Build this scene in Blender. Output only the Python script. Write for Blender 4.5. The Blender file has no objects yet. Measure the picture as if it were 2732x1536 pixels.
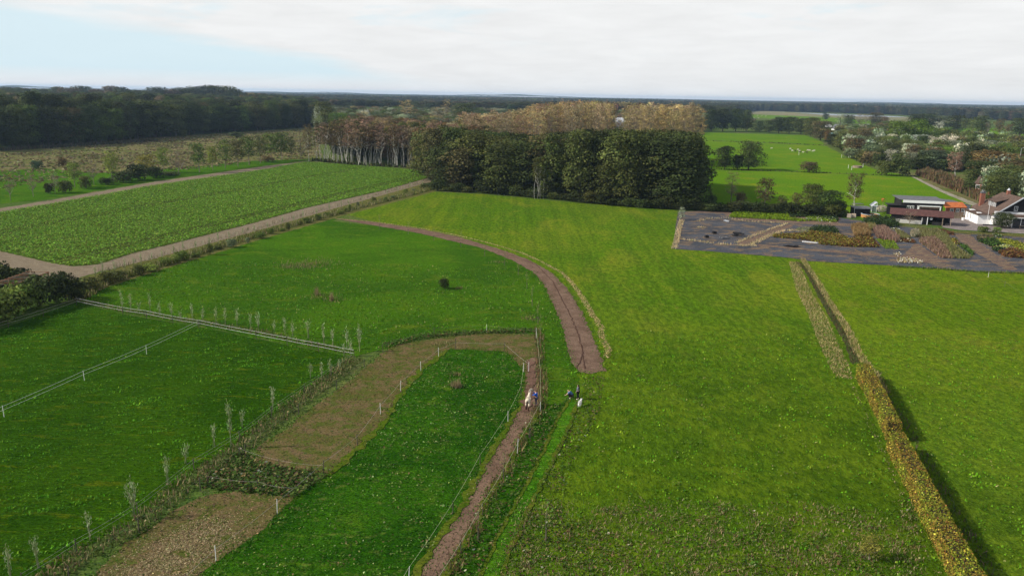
import bpy, bmesh, math, random
import numpy as np
from mathutils import Vector, noise as mnoise
from mathutils.geometry import tessellate_polygon
R=np.random.default_rng(7); random.seed(7)
SC=bpy.context.scene; COL=SC.collection
# ------------------------------------------------------------------ camera
W,H,F=2732.,1536.,2125.
HC=32.0
ROLL=math.atan(48/2732); PITCH=math.atan((768-255)/F)
CP,SP=math.cos(PITCH),math.sin(PITCH); CR,SR=math.cos(ROLL),math.sin(ROLL)
cam=bpy.data.cameras.new('camera'); camo=bpy.data.objects.new('camera',cam); COL.objects.link(camo)
cam.sensor_fit='HORIZONTAL'; cam.sensor_width=36; cam.lens=36*F/W; cam.clip_start=.5; cam.clip_end=40000
fwd=Vector((0,CP,-SP)); up0=Vector((0,SP,CP)); r0=Vector((1,0,0))
rt=r0*CR+up0*SR; upv=-r0*SR+up0*CR
from mathutils import Matrix
camo.matrix_world=Matrix(((rt.x,upv.x,-fwd.x,0),(rt.y,upv.y,-fwd.y,0),(rt.z,upv.z,-fwd.z,HC),(0,0,0,1)))
SC.camera=camo
def G(x,y,z=0.):
    u=(x-1366)/F; v=(768-y)/F
    a=u*CR-v*SR; b=u*SR+v*CR
    d=(a,CP+b*SP,-SP+b*CP); t=(z-HC)/d[2]
    return (d[0]*t,d[1]*t)
def PX(X,Y,Z):
    dz=Z-HC; a=X; b=Y*SP+dz*CP; d=Y*CP-dz*SP; a/=d; b/=d
    u=a*CR+b*SR; v=-a*SR+b*CR
    return (1366+u*F,768-v*F)
def hgt(p,ytop):            # height that the point above ground position p must have to reach picture row ytop
    lo,hi=0.,60.
    for _ in range(40):
        m=(lo+hi)/2
        if PX(p[0],p[1],m)[1]>ytop: lo=m
        else: hi=m
    return lo
def mpp(p): return (p[1]*CP+HC*SP)/F   # metres per photo pixel at a ground position
# ------------------------------------------------------------------ light
SUN=Vector((-.90,-.10,.60)).normalized()
EL=math.asin(SUN.z); AZ=math.atan2(SUN.x,SUN.y)
w=bpy.data.worlds.new('World'); SC.world=w; w.use_nodes=True
nt=w.node_tree; nd=nt.nodes; lk=nt.links; nd.clear()
out=nd.new('ShaderNodeOutputWorld'); bg=nd.new('ShaderNodeBackground'); bg.inputs[1].default_value=.1
sky=nd.new('ShaderNodeTexSky'); sky.sky_type='NISHITA'; sky.sun_disc=False; sky.sun_elevation=EL; sky.sun_rotation=AZ
sky.air_density=1.0; sky.dust_density=.6; sky.ozone_density=1.5
tc=nd.new('ShaderNodeTexCoord'); sep=nd.new('ShaderNodeSeparateXYZ'); lk.new(tc.outputs['Generated'],sep.inputs[0])
def M(op,a,b=None,c=None,clamp=False):
    n=nd.new('ShaderNodeMath'); n.operation=op; n.use_clamp=clamp
    for i,v in enumerate((a,b,c)):
        if v is None: continue
        if isinstance(v,(int,float)): n.inputs[i].default_value=v
        else: lk.new(v,n.inputs[i])
    return n.outputs[0]
az=M('ARCTAN2',sep.outputs[0],sep.outputs[1]); el=M('ARCSINE',sep.outputs[2])
cmb=nd.new('ShaderNodeCombineXYZ'); lk.new(M('MULTIPLY',az,1.0),cmb.inputs[0]); lk.new(M('MULTIPLY',el,7.0),cmb.inputs[1]); lk.new(M('MULTIPLY',az,.5),cmb.inputs[2])
def noise(vec,scale,detail=6,rough=.55,dist=0.):
    n=nd.new('ShaderNodeTexNoise'); n.inputs['Scale'].default_value=scale; n.inputs['Detail'].default_value=detail; n.inputs['Roughness'].default_value=rough; n.inputs['Distortion'].default_value=dist
    lk.new(vec,n.inputs['Vector']); return n.outputs[0]
n1=noise(cmb.outputs[0],3.2,8,.6,.6); n2=noise(cmb.outputs[0],9,6,.6,.3)
# clear wedge low in the west, thin streaks elsewhere
edge=M('ADD',M('MULTIPLY',az,-.165),.005)         # upper limit of the clear wedge rises to the left
wedge=M('MULTIPLY',M('SUBTRACT',M('ADD',edge,M('MULTIPLY',M('SUBTRACT',n1,.5),.05)),el),55.,clamp=True)
wedge=M('MULTIPLY',wedge,M('MULTIPLY',M('ADD',el,-.006),60,clamp=True))
wedge=M('MULTIPLY',wedge,M('MULTIPLY',M('SUBTRACT',-.02,az),5.,clamp=True))
streak=M('MULTIPLY',M('MULTIPLY',M('SUBTRACT',n1,.53),9.,clamp=True),M('MULTIPLY',M('SUBTRACT',el,.045),22,clamp=True))
clear=M('MAXIMUM',wedge,M('MULTIPLY',streak,.75))
cover=M('MULTIPLY',M('SUBTRACT',1.0,M('MULTIPLY',clear,.8)),M('SUBTRACT',1.0,M('MULTIPLY',M('MULTIPLY',M('SUBTRACT',el,.30),3.2,clamp=True),.72)))
bright=M('ADD',M('ADD',6.9,M('MULTIPLY',n2,2.0)),M('MULTIPLY',el,3.0))
cc=nd.new('ShaderNodeCombineXYZ'); lk.new(M('MULTIPLY',bright,.99),cc.inputs[0]); lk.new(bright,cc.inputs[1]); lk.new(M('MULTIPLY',bright,1.0),cc.inputs[2])
skb=nd.new('ShaderNodeVectorMath'); skb.operation='MULTIPLY'; skb.inputs[1].default_value=(1,1,1.1); lk.new(sky.outputs[0],skb.inputs[0])
lowb=nd.new('ShaderNodeMix'); lowb.data_type='RGBA'; lk.new(M('SUBTRACT',1.0,M('MULTIPLY',M('SUBTRACT',el,.12),5,clamp=True)),lowb.inputs[0]); lk.new(skb.outputs[0],lowb.inputs[6]); lowb.inputs[7].default_value=(6.1,7.8,8.5,1)
mix=nd.new('ShaderNodeMix'); mix.data_type='RGBA'; lk.new(cover,mix.inputs[0]); lk.new(lowb.outputs[2],mix.inputs[6]); lk.new(cc.outputs[0],mix.inputs[7])
lk.new(mix.outputs[2],bg.inputs[0]); lk.new(bg.outputs[0],out.inputs[0])
sl=bpy.data.lights.new('sun','SUN'); sl.energy=5.0; sl.angle=math.radians(.6); sl.color=(1,.94,.84)
so=bpy.data.objects.new('sun',sl); COL.objects.link(so); so.location=(0,0,200); so.rotation_euler=(-SUN).to_track_quat('-Z','Y').to_euler()
SC.view_settings.view_transform='Standard'; SC.view_settings.look='None'; SC.view_settings.gamma=1; SC.view_settings.exposure=0.13
SC.render.engine='CYCLES'; SC.render.resolution_x=1024; SC.render.resolution_y=575
SC.cycles.max_bounces=6; SC.cycles.volume_bounces=0; SC.cycles.transparent_max_bounces=6
# ------------------------------------------------------------------ node helpers for materials
class MT:
    def __init__(s,name):
        s.m=bpy.data.materials.new(name); s.m.use_nodes=True; s.nt=s.m.node_tree; s.n=s.nt.nodes; s.l=s.nt.links
        s.b=s.n['Principled BSDF']; s.b.inputs['Specular IOR Level'].default_value=.0; s.b.inputs['Roughness'].default_value=.9
        s.geo=s.n.new('ShaderNodeNewGeometry').outputs['Position']
    def mapping(s,scale=(1,1,1),rot=0.,src=None):
        m=s.n.new('ShaderNodeMapping'); m.inputs['Scale'].default_value=scale; m.inputs['Rotation'].default_value=(0,0,rot); s.l.new(src or s.geo,m.inputs[0]); return m.outputs[0]
    def noise(s,scale,detail=4,rough=.6,vec=None,dist=0.):
        n=s.n.new('ShaderNodeTexNoise'); n.inputs['Scale'].default_value=scale; n.inputs['Detail'].default_value=detail; n.inputs['Roughness'].default_value=rough; n.inputs['Distortion'].default_value=dist
        s.l.new(vec or s.geo,n.inputs['Vector']); return n.outputs[0]
    def ramp(s,f,lo,hi):
        n=s.n.new('ShaderNodeMapRange'); n.inputs[1].default_value=lo; n.inputs[2].default_value=hi; s.l.new(f,n.inputs[0]); n.interpolation_type='SMOOTHSTEP'; return n.outputs[0]
    def mix(s,f,a,b,mode='MIX'):
        n=s.n.new('ShaderNodeMix'); n.data_type='RGBA'; n.blend_type=mode
        if isinstance(f,(int,float)): n.inputs[0].default_value=f
        else: s.l.new(f,n.inputs[0])
        for i,v in ((6,a),(7,b)):
            if isinstance(v,tuple): n.inputs[i].default_value=(*v,1)
            else: s.l.new(v,n.inputs[i])
        return n.outputs[2]
    def col(s,c): s.l.new(c,s.b.inputs['Base Color'])
    def bump(s,f,dist,strength=1.):
        n=s.n.new('ShaderNodeBump'); n.inputs['Strength'].default_value=strength; n.inputs['Distance'].default_value=dist; s.l.new(f,n.inputs['Height']); s.l.new(n.outputs[0],s.b.inputs['Normal'])
def grass(name,a,b,c,d,ang=0.,aniso=2.5,patch=.035,ylo=.52,yhi=.68,fine=5.,fl=.5,bump=.12,near=None,mow=None):
    t=MT(name)
    v=t.mapping((1,aniso,1),ang)
    p=t.ramp(t.noise(patch,5,.65,dist=.8),.4,.6); q=t.ramp(t.noise(patch*4.3,5,.7,vec=v,dist=.5),ylo,yhi)
    x=t.mix(p,a,b); x=t.mix(q,x,c)
    k=t.ramp(t.noise(.9,5,.75,vec=v),.52,.74); x=t.mix(k,x,d)
    if mow:
        mv=t.mapping((1,.035,1),mow[0]); mm=t.ramp(t.noise(mow[1],3,.7,vec=mv),.38,.62); x=t.mix(1.,x,t.mix(mm,(1-mow[2],1-mow[2]*.8,1.),(1+mow[2],1+mow[2]*.7,1.)),'MULTIPLY')
    if near:
        sp=t.n.new('ShaderNodeSeparateXYZ'); t.l.new(t.geo,sp.inputs[0]); ad=t.n.new('ShaderNodeMath'); ad.operation='MULTIPLY_ADD'; t.l.new(t.noise(.06,5,.65),ad.inputs[0]); ad.inputs[1].default_value=-near[3]; t.l.new(sp.outputs[1],ad.inputs[2])
        nf=t.ramp(ad.outputs[0],near[0]-near[3]*.5,near[1]-near[3]*.5); p3=t.ramp(t.noise(.11,5,.7,dist=.6),.42,.6); nc=t.mix(p3,t.mix(p,tuple(c_*.85 for c_ in near[2]),tuple(c_*1.25 for c_ in near[2])),(near[2][0]*1.5,near[2][1]*1.25,near[2][2]*1.3)); x=t.mix(nf,nc,x)
    f=t.noise(fine,4,.8,vec=v); g=t.ramp(f,.3,.72)
    cl=t.ramp(t.noise(fine*.28,3,.7,vec=v),.36,.66); x=t.mix(1.,x,t.mix(cl,(.70,.74,.8),(1.28,1.22,1.1)),'MULTIPLY')
    lo=tuple([fl]*3); hi=tuple([2-fl]*3)
    x=t.mix(1.,x,t.mix(g,lo,hi),'MULTIPLY')
    t.col(x); t.bump(t.noise(1.7,6,.75,vec=v),bump*2.2); t.b.inputs['Roughness'].default_value=.9
    return t.m
def soil(name,a,b,c,scale=1.,bump=.05,ang=0.,an=1.,clo=.5,chi=.7,streak=None):
    t=MT(name); v=t.mapping((1,an,1),ang)
    x=t.mix(t.ramp(t.noise(.25*scale,6,.7,vec=v),.4,.62),a,b)
    x=t.mix(t.ramp(t.noise(.6*scale,7,.75,vec=v,dist=.6),clo,chi),x,c)
    g=t.ramp(t.noise(7*scale,4,.8),.3,.7)
    x=t.mix(1.,x,t.mix(g,(.6,.6,.6),(1.35,1.35,1.35)),'MULTIPLY'); t.col(x); t.bump(t.noise(3.*scale,6,.75),bump); return t.m
def plain(name,c,rough=.7,var=.25,scale=3.,spec=.2,metal=0.):
    t=MT(name); g=t.ramp(t.noise(scale,5,.7),.3,.7)
    x=t.mix(g,tuple(v*(1-var) for v in c),tuple(v*(1+var) for v in c)); t.col(x)
    t.b.inputs['Roughness'].default_value=rough; t.b.inputs['Specular IOR Level'].default_value=spec; t.b.inputs['Metallic'].default_value=metal
    return t.m
def leafmat(name,inst=False):
    t=MT(name); a=t.n.new('ShaderNodeAttribute'); a.attribute_name='Col'
    if inst:
        o=t.n.new('ShaderNodeAttribute'); o.attribute_type='INSTANCER'; o.attribute_name='tint'; oc=o.outputs['Color']
    else:
        o=t.n.new('ShaderNodeObjectInfo'); oc=o.outputs['Color']
    x=t.mix(1.,a.outputs['Color'],oc,'MULTIPLY'); t.col(x); t.b.inputs['Roughness'].default_value=.7; t.b.inputs['Specular IOR Level'].default_value=.06
    tr=t.n.new('ShaderNodeBsdfTranslucent'); t.l.new(x,tr.inputs[0])
    ms=t.n.new('ShaderNodeMixShader'); ms.inputs[0].default_value=.22; t.l.new(t.b.outputs[0],ms.inputs[1]); t.l.new(tr.outputs[0],ms.inputs[2])
    t.l.new(ms.outputs[0],t.n['Material Output'].inputs[0]); return t.m
LEAF=leafmat('foliage'); LEAFI=leafmat('foliage_mass',True)
# ------------------------------------------------------------------ object helpers
def tag(o,label=None,cat=None,group=None,kind=None):
    if label: o['label']=label
    if cat: o['category']=cat
    if group: o['group']=group
    if kind: o['kind']=kind
    return o
def mk(name,me,parent=None,loc=None):
    o=bpy.data.objects.new(name,me); COL.objects.link(o)
    if parent: o.parent=parent
    if loc: o.location=loc
    return o
def empty(name,loc,rz=0.,label=None,cat=None,group=None):
    o=bpy.data.objects.new(name,None); COL.objects.link(o); o.location=loc; o.rotation_euler=(0,0,rz); o.empty_display_size=.3
    return tag(o,label,cat,group)
def npmesh(name,V,Fc,mat,cols=None,smooth=False):
    V=np.asarray(V,dtype=np.float32); Fc=np.asarray(Fc,dtype=np.int32); k=Fc.shape[1]; n=len(Fc)
    me=bpy.data.meshes.new(name); me.vertices.add(len(V)); me.vertices.foreach_set('co',V.ravel())
    me.loops.add(n*k); me.loops.foreach_set('vertex_index',Fc.ravel()); me.polygons.add(n)
    me.polygons.foreach_set('loop_start',np.arange(0,n*k,k,dtype=np.int32)); me.polygons.foreach_set('loop_total',np.full(n,k,dtype=np.int32))
    if cols is not None:
        a=me.color_attributes.new('Col','FLOAT_COLOR','POINT'); c=np.ones((len(V),4),dtype=np.float32); c[:,:3]=cols; a.data.foreach_set('color',c.ravel())
    if smooth: me.polygons.foreach_set('use_smooth',np.ones(n,dtype=bool))
    me.update(calc_edges=True); me.validate()
    if mat: me.materials.append(mat)
    return me
def unit(v): return v/np.maximum(np.linalg.norm(v,axis=1,keepdims=True),1e-9)
def cards(P,N,S,C,asp=1.):
    """leaf-sized quads at P facing N"""
    n=len(P); N=unit(N); t=unit(np.cross(N,unit(R.normal(size=(n,3))))); b=np.cross(N,t)
    s=np.asarray(S).reshape(-1,1)*.5
    V=np.stack([P-t*s-b*s*asp*.4,P+b*s*asp-t*s*.2,P+t*s+b*s*asp*.3,P-b*s*asp+t*s*.2],1).reshape(-1,3)
    Fc=np.arange(n*4).reshape(n,4); return V,Fc,np.repeat(C,4,axis=0)
def blades(P,Hh,Wd,C,lean=.35,droop=.0):
    n=len(P); a=R.uniform(0,2*np.pi,n); l=np.abs(R.normal(0,lean,n)); Hh=np.asarray(Hh)*np.ones(n); Wd=np.asarray(Wd)*np.ones(n)
    d=np.stack([np.cos(a)*l,np.sin(a)*l,np.ones(n)],1); d=unit(d)*Hh[:,None]
    s=np.stack([-np.sin(a),np.cos(a),np.zeros(n)],1)*Wd[:,None]*.5
    m=P+d*.55; tip=P+d; tip[:,2]-=droop*Hh
    V=np.stack([P-s,P+s,m+s*.8,tip,m-s*.8],1).reshape(-1,3); i=np.arange(n)[:,None]*5
    F1=np.concatenate([i,i+1,i+2,i+4],1); F2=np.concatenate([i+4,i+2,i+3,i+3],1)
    # use tris only
    T=np.concatenate([np.concatenate([i,i+1,i+2],1),np.concatenate([i,i+2,i+4],1),np.concatenate([i+4,i+2,i+3],1)],0)
    return V,T,np.repeat(C,5,axis=0)
def cat3(*parts):
    V=[];Fc=[];C=[];o=0
    if len({p[1].shape[1] for p in parts})>1: parts=[(v,np.concatenate([f[:,[0,1,2]],f[:,[0,2,3]]]) if f.shape[1]==4 else f,c) for v,f,c in parts]
    for v,f,c in parts: V.append(v);Fc.append(f+o);C.append(c);o+=len(v)
    return np.concatenate(V),np.concatenate(Fc),np.concatenate(C)
def pick(n,pal,jit=.25):
    """n colours drawn from a palette [(weight,(r,g,b))...] with brightness jitter"""
    w_=np.array([p[0] for p in pal],float); w_/=w_.sum(); c=np.array([p[1] for p in pal])[R.choice(len(pal),n,p=w_)]
    return c*np.exp(R.normal(0,jit,(n,1)))*np.exp(R.normal(0,.06,(n,3)))
def inside(P,poly):
    x,y=P[:,0],P[:,1]; r=np.zeros(len(P),bool); j=len(poly)-1
    for i in range(len(poly)):
        xi,yi=poly[i];xj,yj=poly[j]
        if yi!=yj: r^=((yi>y)!=(yj>y))&(x<(xj-xi)*(y-yi)/(yj-yi)+xi)
        j=i
    return r
def wp(pts): return [G(*p) for p in pts]
def fill(poly,dens=None,n=None,clump=0.):
    a=np.array(poly); lo,hi=a.min(0),a.max(0); ar=np.prod(hi-lo)
    # polygon area
    x,y=a[:,0],a[:,1]; A=abs(np.dot(x,np.roll(y,-1))-np.dot(y,np.roll(x,-1)))/2
    if n is None: n=A*dens
    m=int(n*ar/A*1.02)+4; P=R.uniform(lo,hi,(m,2))
    if clump>0:
        k=max(3,int(m/14)); cc_=R.uniform(lo,hi,(k,2)); P=cc_[R.integers(0,k,m)]+R.normal(0,clump,(m,2))
    return P[inside(P,poly)]
def ribbon(pts,wd,px=True):
    """polygon around a centre line (picture points) of width wd metres (number or list)"""
    c=[Vector(p) for p in (wp(pts) if px else pts)]; n=len(c); ws=wd if isinstance(wd,(list,tuple)) else [wd]*n
    L=[];Rr=[]
    for i in range(n):
        d=(c[min(i+1,n-1)]-c[max(i-1,0)]).normalized(); s=Vector((-d.y,d.x))*ws[i]*.5
        L.append(tuple(c[i]+s)); Rr.append(tuple(c[i]-s))
    return L+Rr[::-1]
def jit(poly,step=1.,amp=.2):
    o=[]
    n=len(poly)
    for i in range(n):
        a=Vector(poly[i]);b=Vector(poly[(i+1)%n]); L=(b-a).length; k=max(1,min(200,int(L/step)))
        for j in range(k):
            p=a.lerp(b,j/k); q=Vector((p.x,p.y,0))
            o.append((p.x+amp*mnoise.noise(q*.9)*1.6+amp*.5*mnoise.noise(q*3.1),p.y+amp*mnoise.noise(q*.9+Vector((9,9,3)))*1.6))
    return o
def sheet(name,poly,z,mat,step=1.,amp=.2,label=None,thick=None):
    p=jit(poly,step,amp) if step else poly
    V=[(a,b,z) for a,b in p]; T=tessellate_polygon([[Vector(v) for v in V]])
    me=bpy.data.meshes.new(name); me.from_pydata(V,[],T); me.update(); me.materials.append(mat)
    bm=bmesh.new(); bm.from_mesh(me)
    bmesh.ops.recalc_face_normals(bm,faces=bm.faces)
    if bm.faces and sum(f.normal.z for f in bm.faces)<0: bmesh.ops.reverse_faces(bm,faces=bm.faces)
    bm.to_mesh(me); bm.free()
    o=mk(name,me); tag(o,label,kind='structure'); return o
def tubes(segs,sides=6):
    V=[];Fc=[]
    for p0,r0_,p1,r1_ in segs:
        p0=np.array(p0,float);p1=np.array(p1,float);d=p1-p0;d/=max(np.linalg.norm(d),1e-6)
        a=np.cross(d,[0,0,1.] if abs(d[2])<.9 else [1.,0,0]);a/=np.linalg.norm(a);b=np.cross(d,a);o=len(V)
        for p,r in ((p0,r0_),(p1,r1_)):
            for k in range(sides):
                t=2*math.pi*k/sides; V.append(p+(a*math.cos(t)+b*math.sin(t))*r)
        for k in range(sides): Fc.append((o+k,o+(k+1)%sides,o+sides+(k+1)%sides,o+sides+k))
    return np.array(V),np.array(Fc)
def tube_mesh(name,segs,mat,sides=6):
    V,Fc=tubes(segs,sides); return npmesh(name,V,Fc,mat,smooth=True)
class MB:
    """collects boxes / prisms / tubes / quads of one material into one mesh"""
    def __init__(s): s.V=[];s.F=[]
    def quad(s,*p): o=len(s.V); s.V+=[tuple(q) for q in p]; s.F.append(tuple(range(o,o+len(p)))); return s
    def box(s,c,sz,rz=0.,M_=None):
        x,y,z=[v/2 for v in sz]; co=math.cos(rz);si=math.sin(rz); o=len(s.V)
        for dx,dy,dz in ((-1,-1,-1),(1,-1,-1),(1,1,-1),(-1,1,-1),(-1,-1,1),(1,-1,1),(1,1,1),(-1,1,1)):
            a,b=dx*x,dy*y; s.V.append((c[0]+a*co-b*si,c[1]+a*si+b*co,c[2]+dz*z))
        for f in ((0,3,2,1),(4,5,6,7),(0,1,5,4),(1,2,6,5),(2,3,7,6),(3,0,4,7)): s.F.append(tuple(o+i for i in f))
        return s
    def slab(s,pts,th):
        """thick roof plane: pts listed around, thickness th downwards"""
        n=len(pts);o=len(s.V); s.V+=[tuple(p) for p in pts]+[(p[0],p[1],p[2]-th) for p in pts]
        s.F.append(tuple(range(o,o+n))); s.F.append(tuple(range(o+2*n-1,o+n-1,-1)))
        for i in range(n): j=(i+1)%n; s.F.append((o+i,o+n+i,o+n+j,o+j))
        return s
    def prism(s,pts,z0,z1):
        n=len(pts);o=len(s.V); s.V+=[(p[0],p[1],z0) for p in pts]+[(p[0],p[1],z1) for p in pts]
        s.F.append(tuple(range(o+n-1,o-1,-1))); s.F.append(tuple(range(o+n,o+2*n)))
        for i in range(n): j=(i+1)%n; s.F.append((o+i,o+j,o+n+j,o+n+i))
        return s
    def tube(s,p0,r0_,p1,r1_,k=8,cap=True):
        V,Fc=tubes([(p0,r0_,p1,r1_)],k); o=len(s.V); s.V+=[tuple(v) for v in V]; s.F+=[tuple(int(i)+o for i in f) for f in Fc]
        if cap: s.F.append(tuple(range(o+k-1,o-1,-1))); s.F.append(tuple(range(o+k,o+2*k)))
        return s
    def build(s,name,mat,parent=None,bev=0.):
        me=bpy.data.meshes.new(name); me.from_pydata(s.V,[],s.F); bm=bmesh.new(); bm.from_mesh(me); bmesh.ops.recalc_face_normals(bm,faces=bm.faces); bm.to_mesh(me); bm.free()
        me.materials.append(mat); o=mk(name,me,parent)
        if bev:
            m=o.modifiers.new('bev','BEVEL'); m.width=bev; m.segments=2; m.limit_method='ANGLE'
        return o
# ------------------------------------------------------------------ ground
g_lime=grass('meadow_grass',(.066,.136,.006),(.094,.154,.008),(.135,.168,.013),(.12,.135,.018),ang=.25,aniso=.45,patch=.025,fl=.68,ylo=.47,yhi=.72,near=(56,135,(.054,.106,.005),45),mow=(-.12,.45,.13))
g_right=grass('right_meadow_grass',(.085,.15,.006),(.11,.175,.008),(.145,.17,.014),(.12,.095,.025),ang=.2,aniso=.6,patch=.03,fl=.55,ylo=.48,yhi=.7,near=(50,120,(.06,.115,.007),30),mow=(-.3,.5,.08))
g_mid=grass('rough_grass',(.034,.10,.005),(.052,.135,.005),(.10,.155,.010),(.10,.12,.02),ang=.9,aniso=2.,patch=.035,fl=.55,ylo=.5,yhi=.72)
g_dark=grass('paddock_grass',(.034,.108,.004),(.056,.148,.005),(.13,.19,.007),(.055,.14,.006),ang=.5,aniso=4.5,patch=.05,fl=.34,ylo=.54,yhi=.68,bump=.34,fine=2.9)
g_in=grass('clover_grass',(.016,.066,.003),(.028,.095,.004),(.06,.125,.007),(.10,.13,.025),ang=.0,aniso=1.2,patch=.07,fl=.32,ylo=.54,yhi=.72,fine=6)
g_lane=grass('lane_grass',(.042,.145,.005),(.062,.17,.007),(.11,.19,.014),(.10,.19,.02),patch=.09,fl=.5)
g_far=grass('far_grass',(.078,.17,.006),(.10,.185,.007),(.155,.19,.012),(.11,.15,.02),aniso=1.,patch=.014,fl=.8,ylo=.5,yhi=.7,bump=.04)
m_base=grass('country_grass',(.06,.11,.02),(.09,.12,.03),(.13,.12,.05),(.10,.10,.04),aniso=1.,patch=.008,fl=.7,bump=.05)
m_marsh=grass('marsh',(.13,.13,.045),(.10,.13,.028),(.19,.15,.08),(.085,.055,.028),ang=.2,aniso=2.6,patch=.02,fl=.6,ylo=.46,yhi=.6,fine=2.)
m_crop0=soil('crop_soil',(.06,.085,.015),(.07,.11,.015),(.09,.07,.03))
m_soil=soil('bare_soil',(.185,.145,.10),(.14,.108,.072),(.23,.19,.125),an=5.,ang=-.53,clo=.45,chi=.6)
m_path=soil('path_soil',(.165,.108,.074),(.120,.076,.052),(.20,.135,.095),scale=1.3,clo=.48,chi=.7,bump=.09)
m_track=soil('track_soil',(.185,.118,.078),(.140,.088,.058),(.085,.052,.035),scale=1.3,clo=.56,chi=.68)
m_dirt=soil('worn_dirt',(.140,.098,.047),(.105,.086,.028),(.070,.088,.016),scale=1.1,clo=.43,chi=.60,bump=.09)
m_verge=grass('verge_grass',(.085,.10,.022),(.11,.12,.03),(.18,.15,.06),(.15,.11,.05),patch=.12,fl=.55,ylo=.48,yhi=.62)
m_mem=soil('membrane',(.078,.082,.092),(.052,.055,.062),(.16,.115,.075),scale=.45,an=1.3,clo=.50,chi=.58,bump=.03)
m_yard=soil('gravel',(.25,.21,.19),(.19,.16,.15),(.14,.11,.09),scale=1.2)
m_sand=soil('farm_track',(.30,.27,.2),(.24,.21,.15),(.12,.14,.05),scale=.6)
sheet('ground',[(-15000,-300),(15000,-300),(15000,15000),(-15000,15000)],0,m_base,None)
Z=[.004]
def S(name,px,mat,amp=.2,step=1.,dz=.002):
    Z[0]+=dz; return sheet(name,wp(px),Z[0],mat,step,amp)
# outlines in picture points
P_left=[(205,806),(328,838),(531,871),(766,920),(938,951),(884,1000),(725,1110),(625,1188),(518,1256),(368,1385),(205,1470),(90,1560),(-300,1900),(-900,1500),(-400,1100),(-60,900)]
P_mid=[(231,788),(272,769),(380,734),(700,636),(922,575),(888,590),(1007,603),(1116,622),(1225,648),(1281,660),(1363,693),(1423,726),(1453,761),(1477,815),(1502,872),(1521,953),(1547,993),(1536,1075),(1450,1105),(1437,890),(1298,880),(1150,893),(1022,930),(945,955),(938,949),(766,918),(531,869),(328,836),(215,805)]
P_cropl=[(-265,609),(-60,578),(0,567),(136,545),(408,496),(700,454),(813,433),(1147,457),(1160,470),(1017,510),(813,556),(685,593),(462,650),(350,677),(261,706),(196,711),(149,704),(100,693),(0,670)]
P_meadow=[(922,572),(1153,511),(1300,519),(1572,544),(1806,560),(1806,582),(1795,664),(1900,671),(2108,688),(2162,697),(2386,709),(2614,724),(2732,727),(3100,760),(3500,1700),(2600,2200),(1300,2000),(1322,1536),(1440,1265),(1510,1076),(1500,1050),(1530,985),(1590,985),(1603,950),(1548,823),(1512,769),(1472,728),(1417,696),(1352,671),(1225,632),(1116,610),(1007,594)]
P_far1=[(1850,452),(1906,453),(2124,459),(2432,472),(2617,549),(2500,600),(2200,575),(1840,560)]
P_far2=[(1780,372),(1901,376),(2203,389),(2261,419),(2336,453),(2432,471),(2124,458),(1906,452),(1850,450)]
P_far3=[(1780,352),(1894,354),(2148,361),(2192,378),(2203,388),(1901,375),(1780,371)]
P_marsh=[(-500,520),(0,508),(230,470),(470,458),(640,440),(860,420),(840,340),(571,357),(408,366),(136,392),(0,402),(-500,440)]
P_lawn=[(-500,640),(0,545),(136,530),(408,484),(700,444),(840,425),(700,428),(450,450),(265,462),(120,450),(-500,480)]
S('marsh',P_marsh,m_marsh,1.,4.)
S('lawn',P_lawn,g_mid,1.2,3.)
S('left_paddock',P_left,g_dark,.1)
S('meadow',P_meadow,g_lime,.15)
S('right_meadow_field',[(2150,696),(2386,709),(2614,724),(2732,727),(3100,760),(3500,1700),(2650,1700),(2520,1536),(2470,1428),(2400,1285),(2340,1140),(2290,1010),(2236,857),(2180,752)],g_right,.2)
S('rough_meadow',P_mid,g_mid,.5)
S('verge',[(1150,474),(1160,512),(922,574),(700,638),(380,736),(272,771),(215,806),(150,780),(60,750),(0,720),(0,706),(183,749),(700,612)],m_verge,.3)
S('crop_track',[(-265,640),(-200,600),(0,567),(136,545),(408,496),(700,454),(813,433),(840,428),(700,444),(408,486),(136,534),(0,556)],m_soil,.5)
S('headland',[(1160,464),(1017,508),(813,554),(685,591),(462,648),(350,675),(261,704),(196,709),(100,691),(0,668),(-250,600),(-400,620),(0,706),(48,719),(95,739),(183,749),(272,723),(388,696),(700,612),(922,548),(1153,484)],m_soil,.35)
S('crop_field',P_cropl,m_crop0,.25)
S('far_field_near',P_far1,g_far,.5,3.)
S('far_field_sheep',P_far2,g_far,.5,3.)
S('far_field_back',P_far3,g_far,.5,4.)
# ring of worn ground round the inner paddock
P_dirtA=[(1061,918),(1210,897),(1300,890),(1430,893),(1440,950),(1441,1028),(1441,1074),(1425,1115),(1386,1173),(1361,1229),(1350,1252),(1302,1317),(1275,1382),(1229,1461),(1183,1536),(1080,1700),(1000,1700),(1115,1536),(1166,1447),(1226,1371),(1259,1306),(1316,1205),(1350,1159),(1366,1121),(1386,1082),(1399,1043),(1403,998),(1370,952),(1340,937),(1201,931),(1139,970),(1096,1013),(1041,1081),(1028,1122),(971,1176),(905,1241),(881,1262),(786,1254),(685,1235),(680,1200),(764,1143),(835,1086),(895,1046),(976,980),(1022,940)]
P_dirtB=[(783,1328),(699,1415),(650,1447),(552,1518),(430,1640),(130,1700),(258,1523),(312,1469),(380,1423),(462,1368),(530,1328),(598,1311),(700,1317)]
P_inner=[(1201,931),(1340,937),(1370,952),(1403,998),(1399,1043),(1386,1082),(1366,1121),(1316,1205),(1259,1306),(1226,1371),(1166,1447),(1115,1536),(1000,1700),(430,1640),(552,1518),(650,1447),(699,1415),(783,1328),(881,1262),(905,1241),(971,1176),(1028,1122),(1041,1081),(1096,1013),(1139,970)]
S('inner_paddock',P_inner,g_in,.15)
S('worn_ring',P_dirtA,m_dirt,.3,.7)
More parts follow.
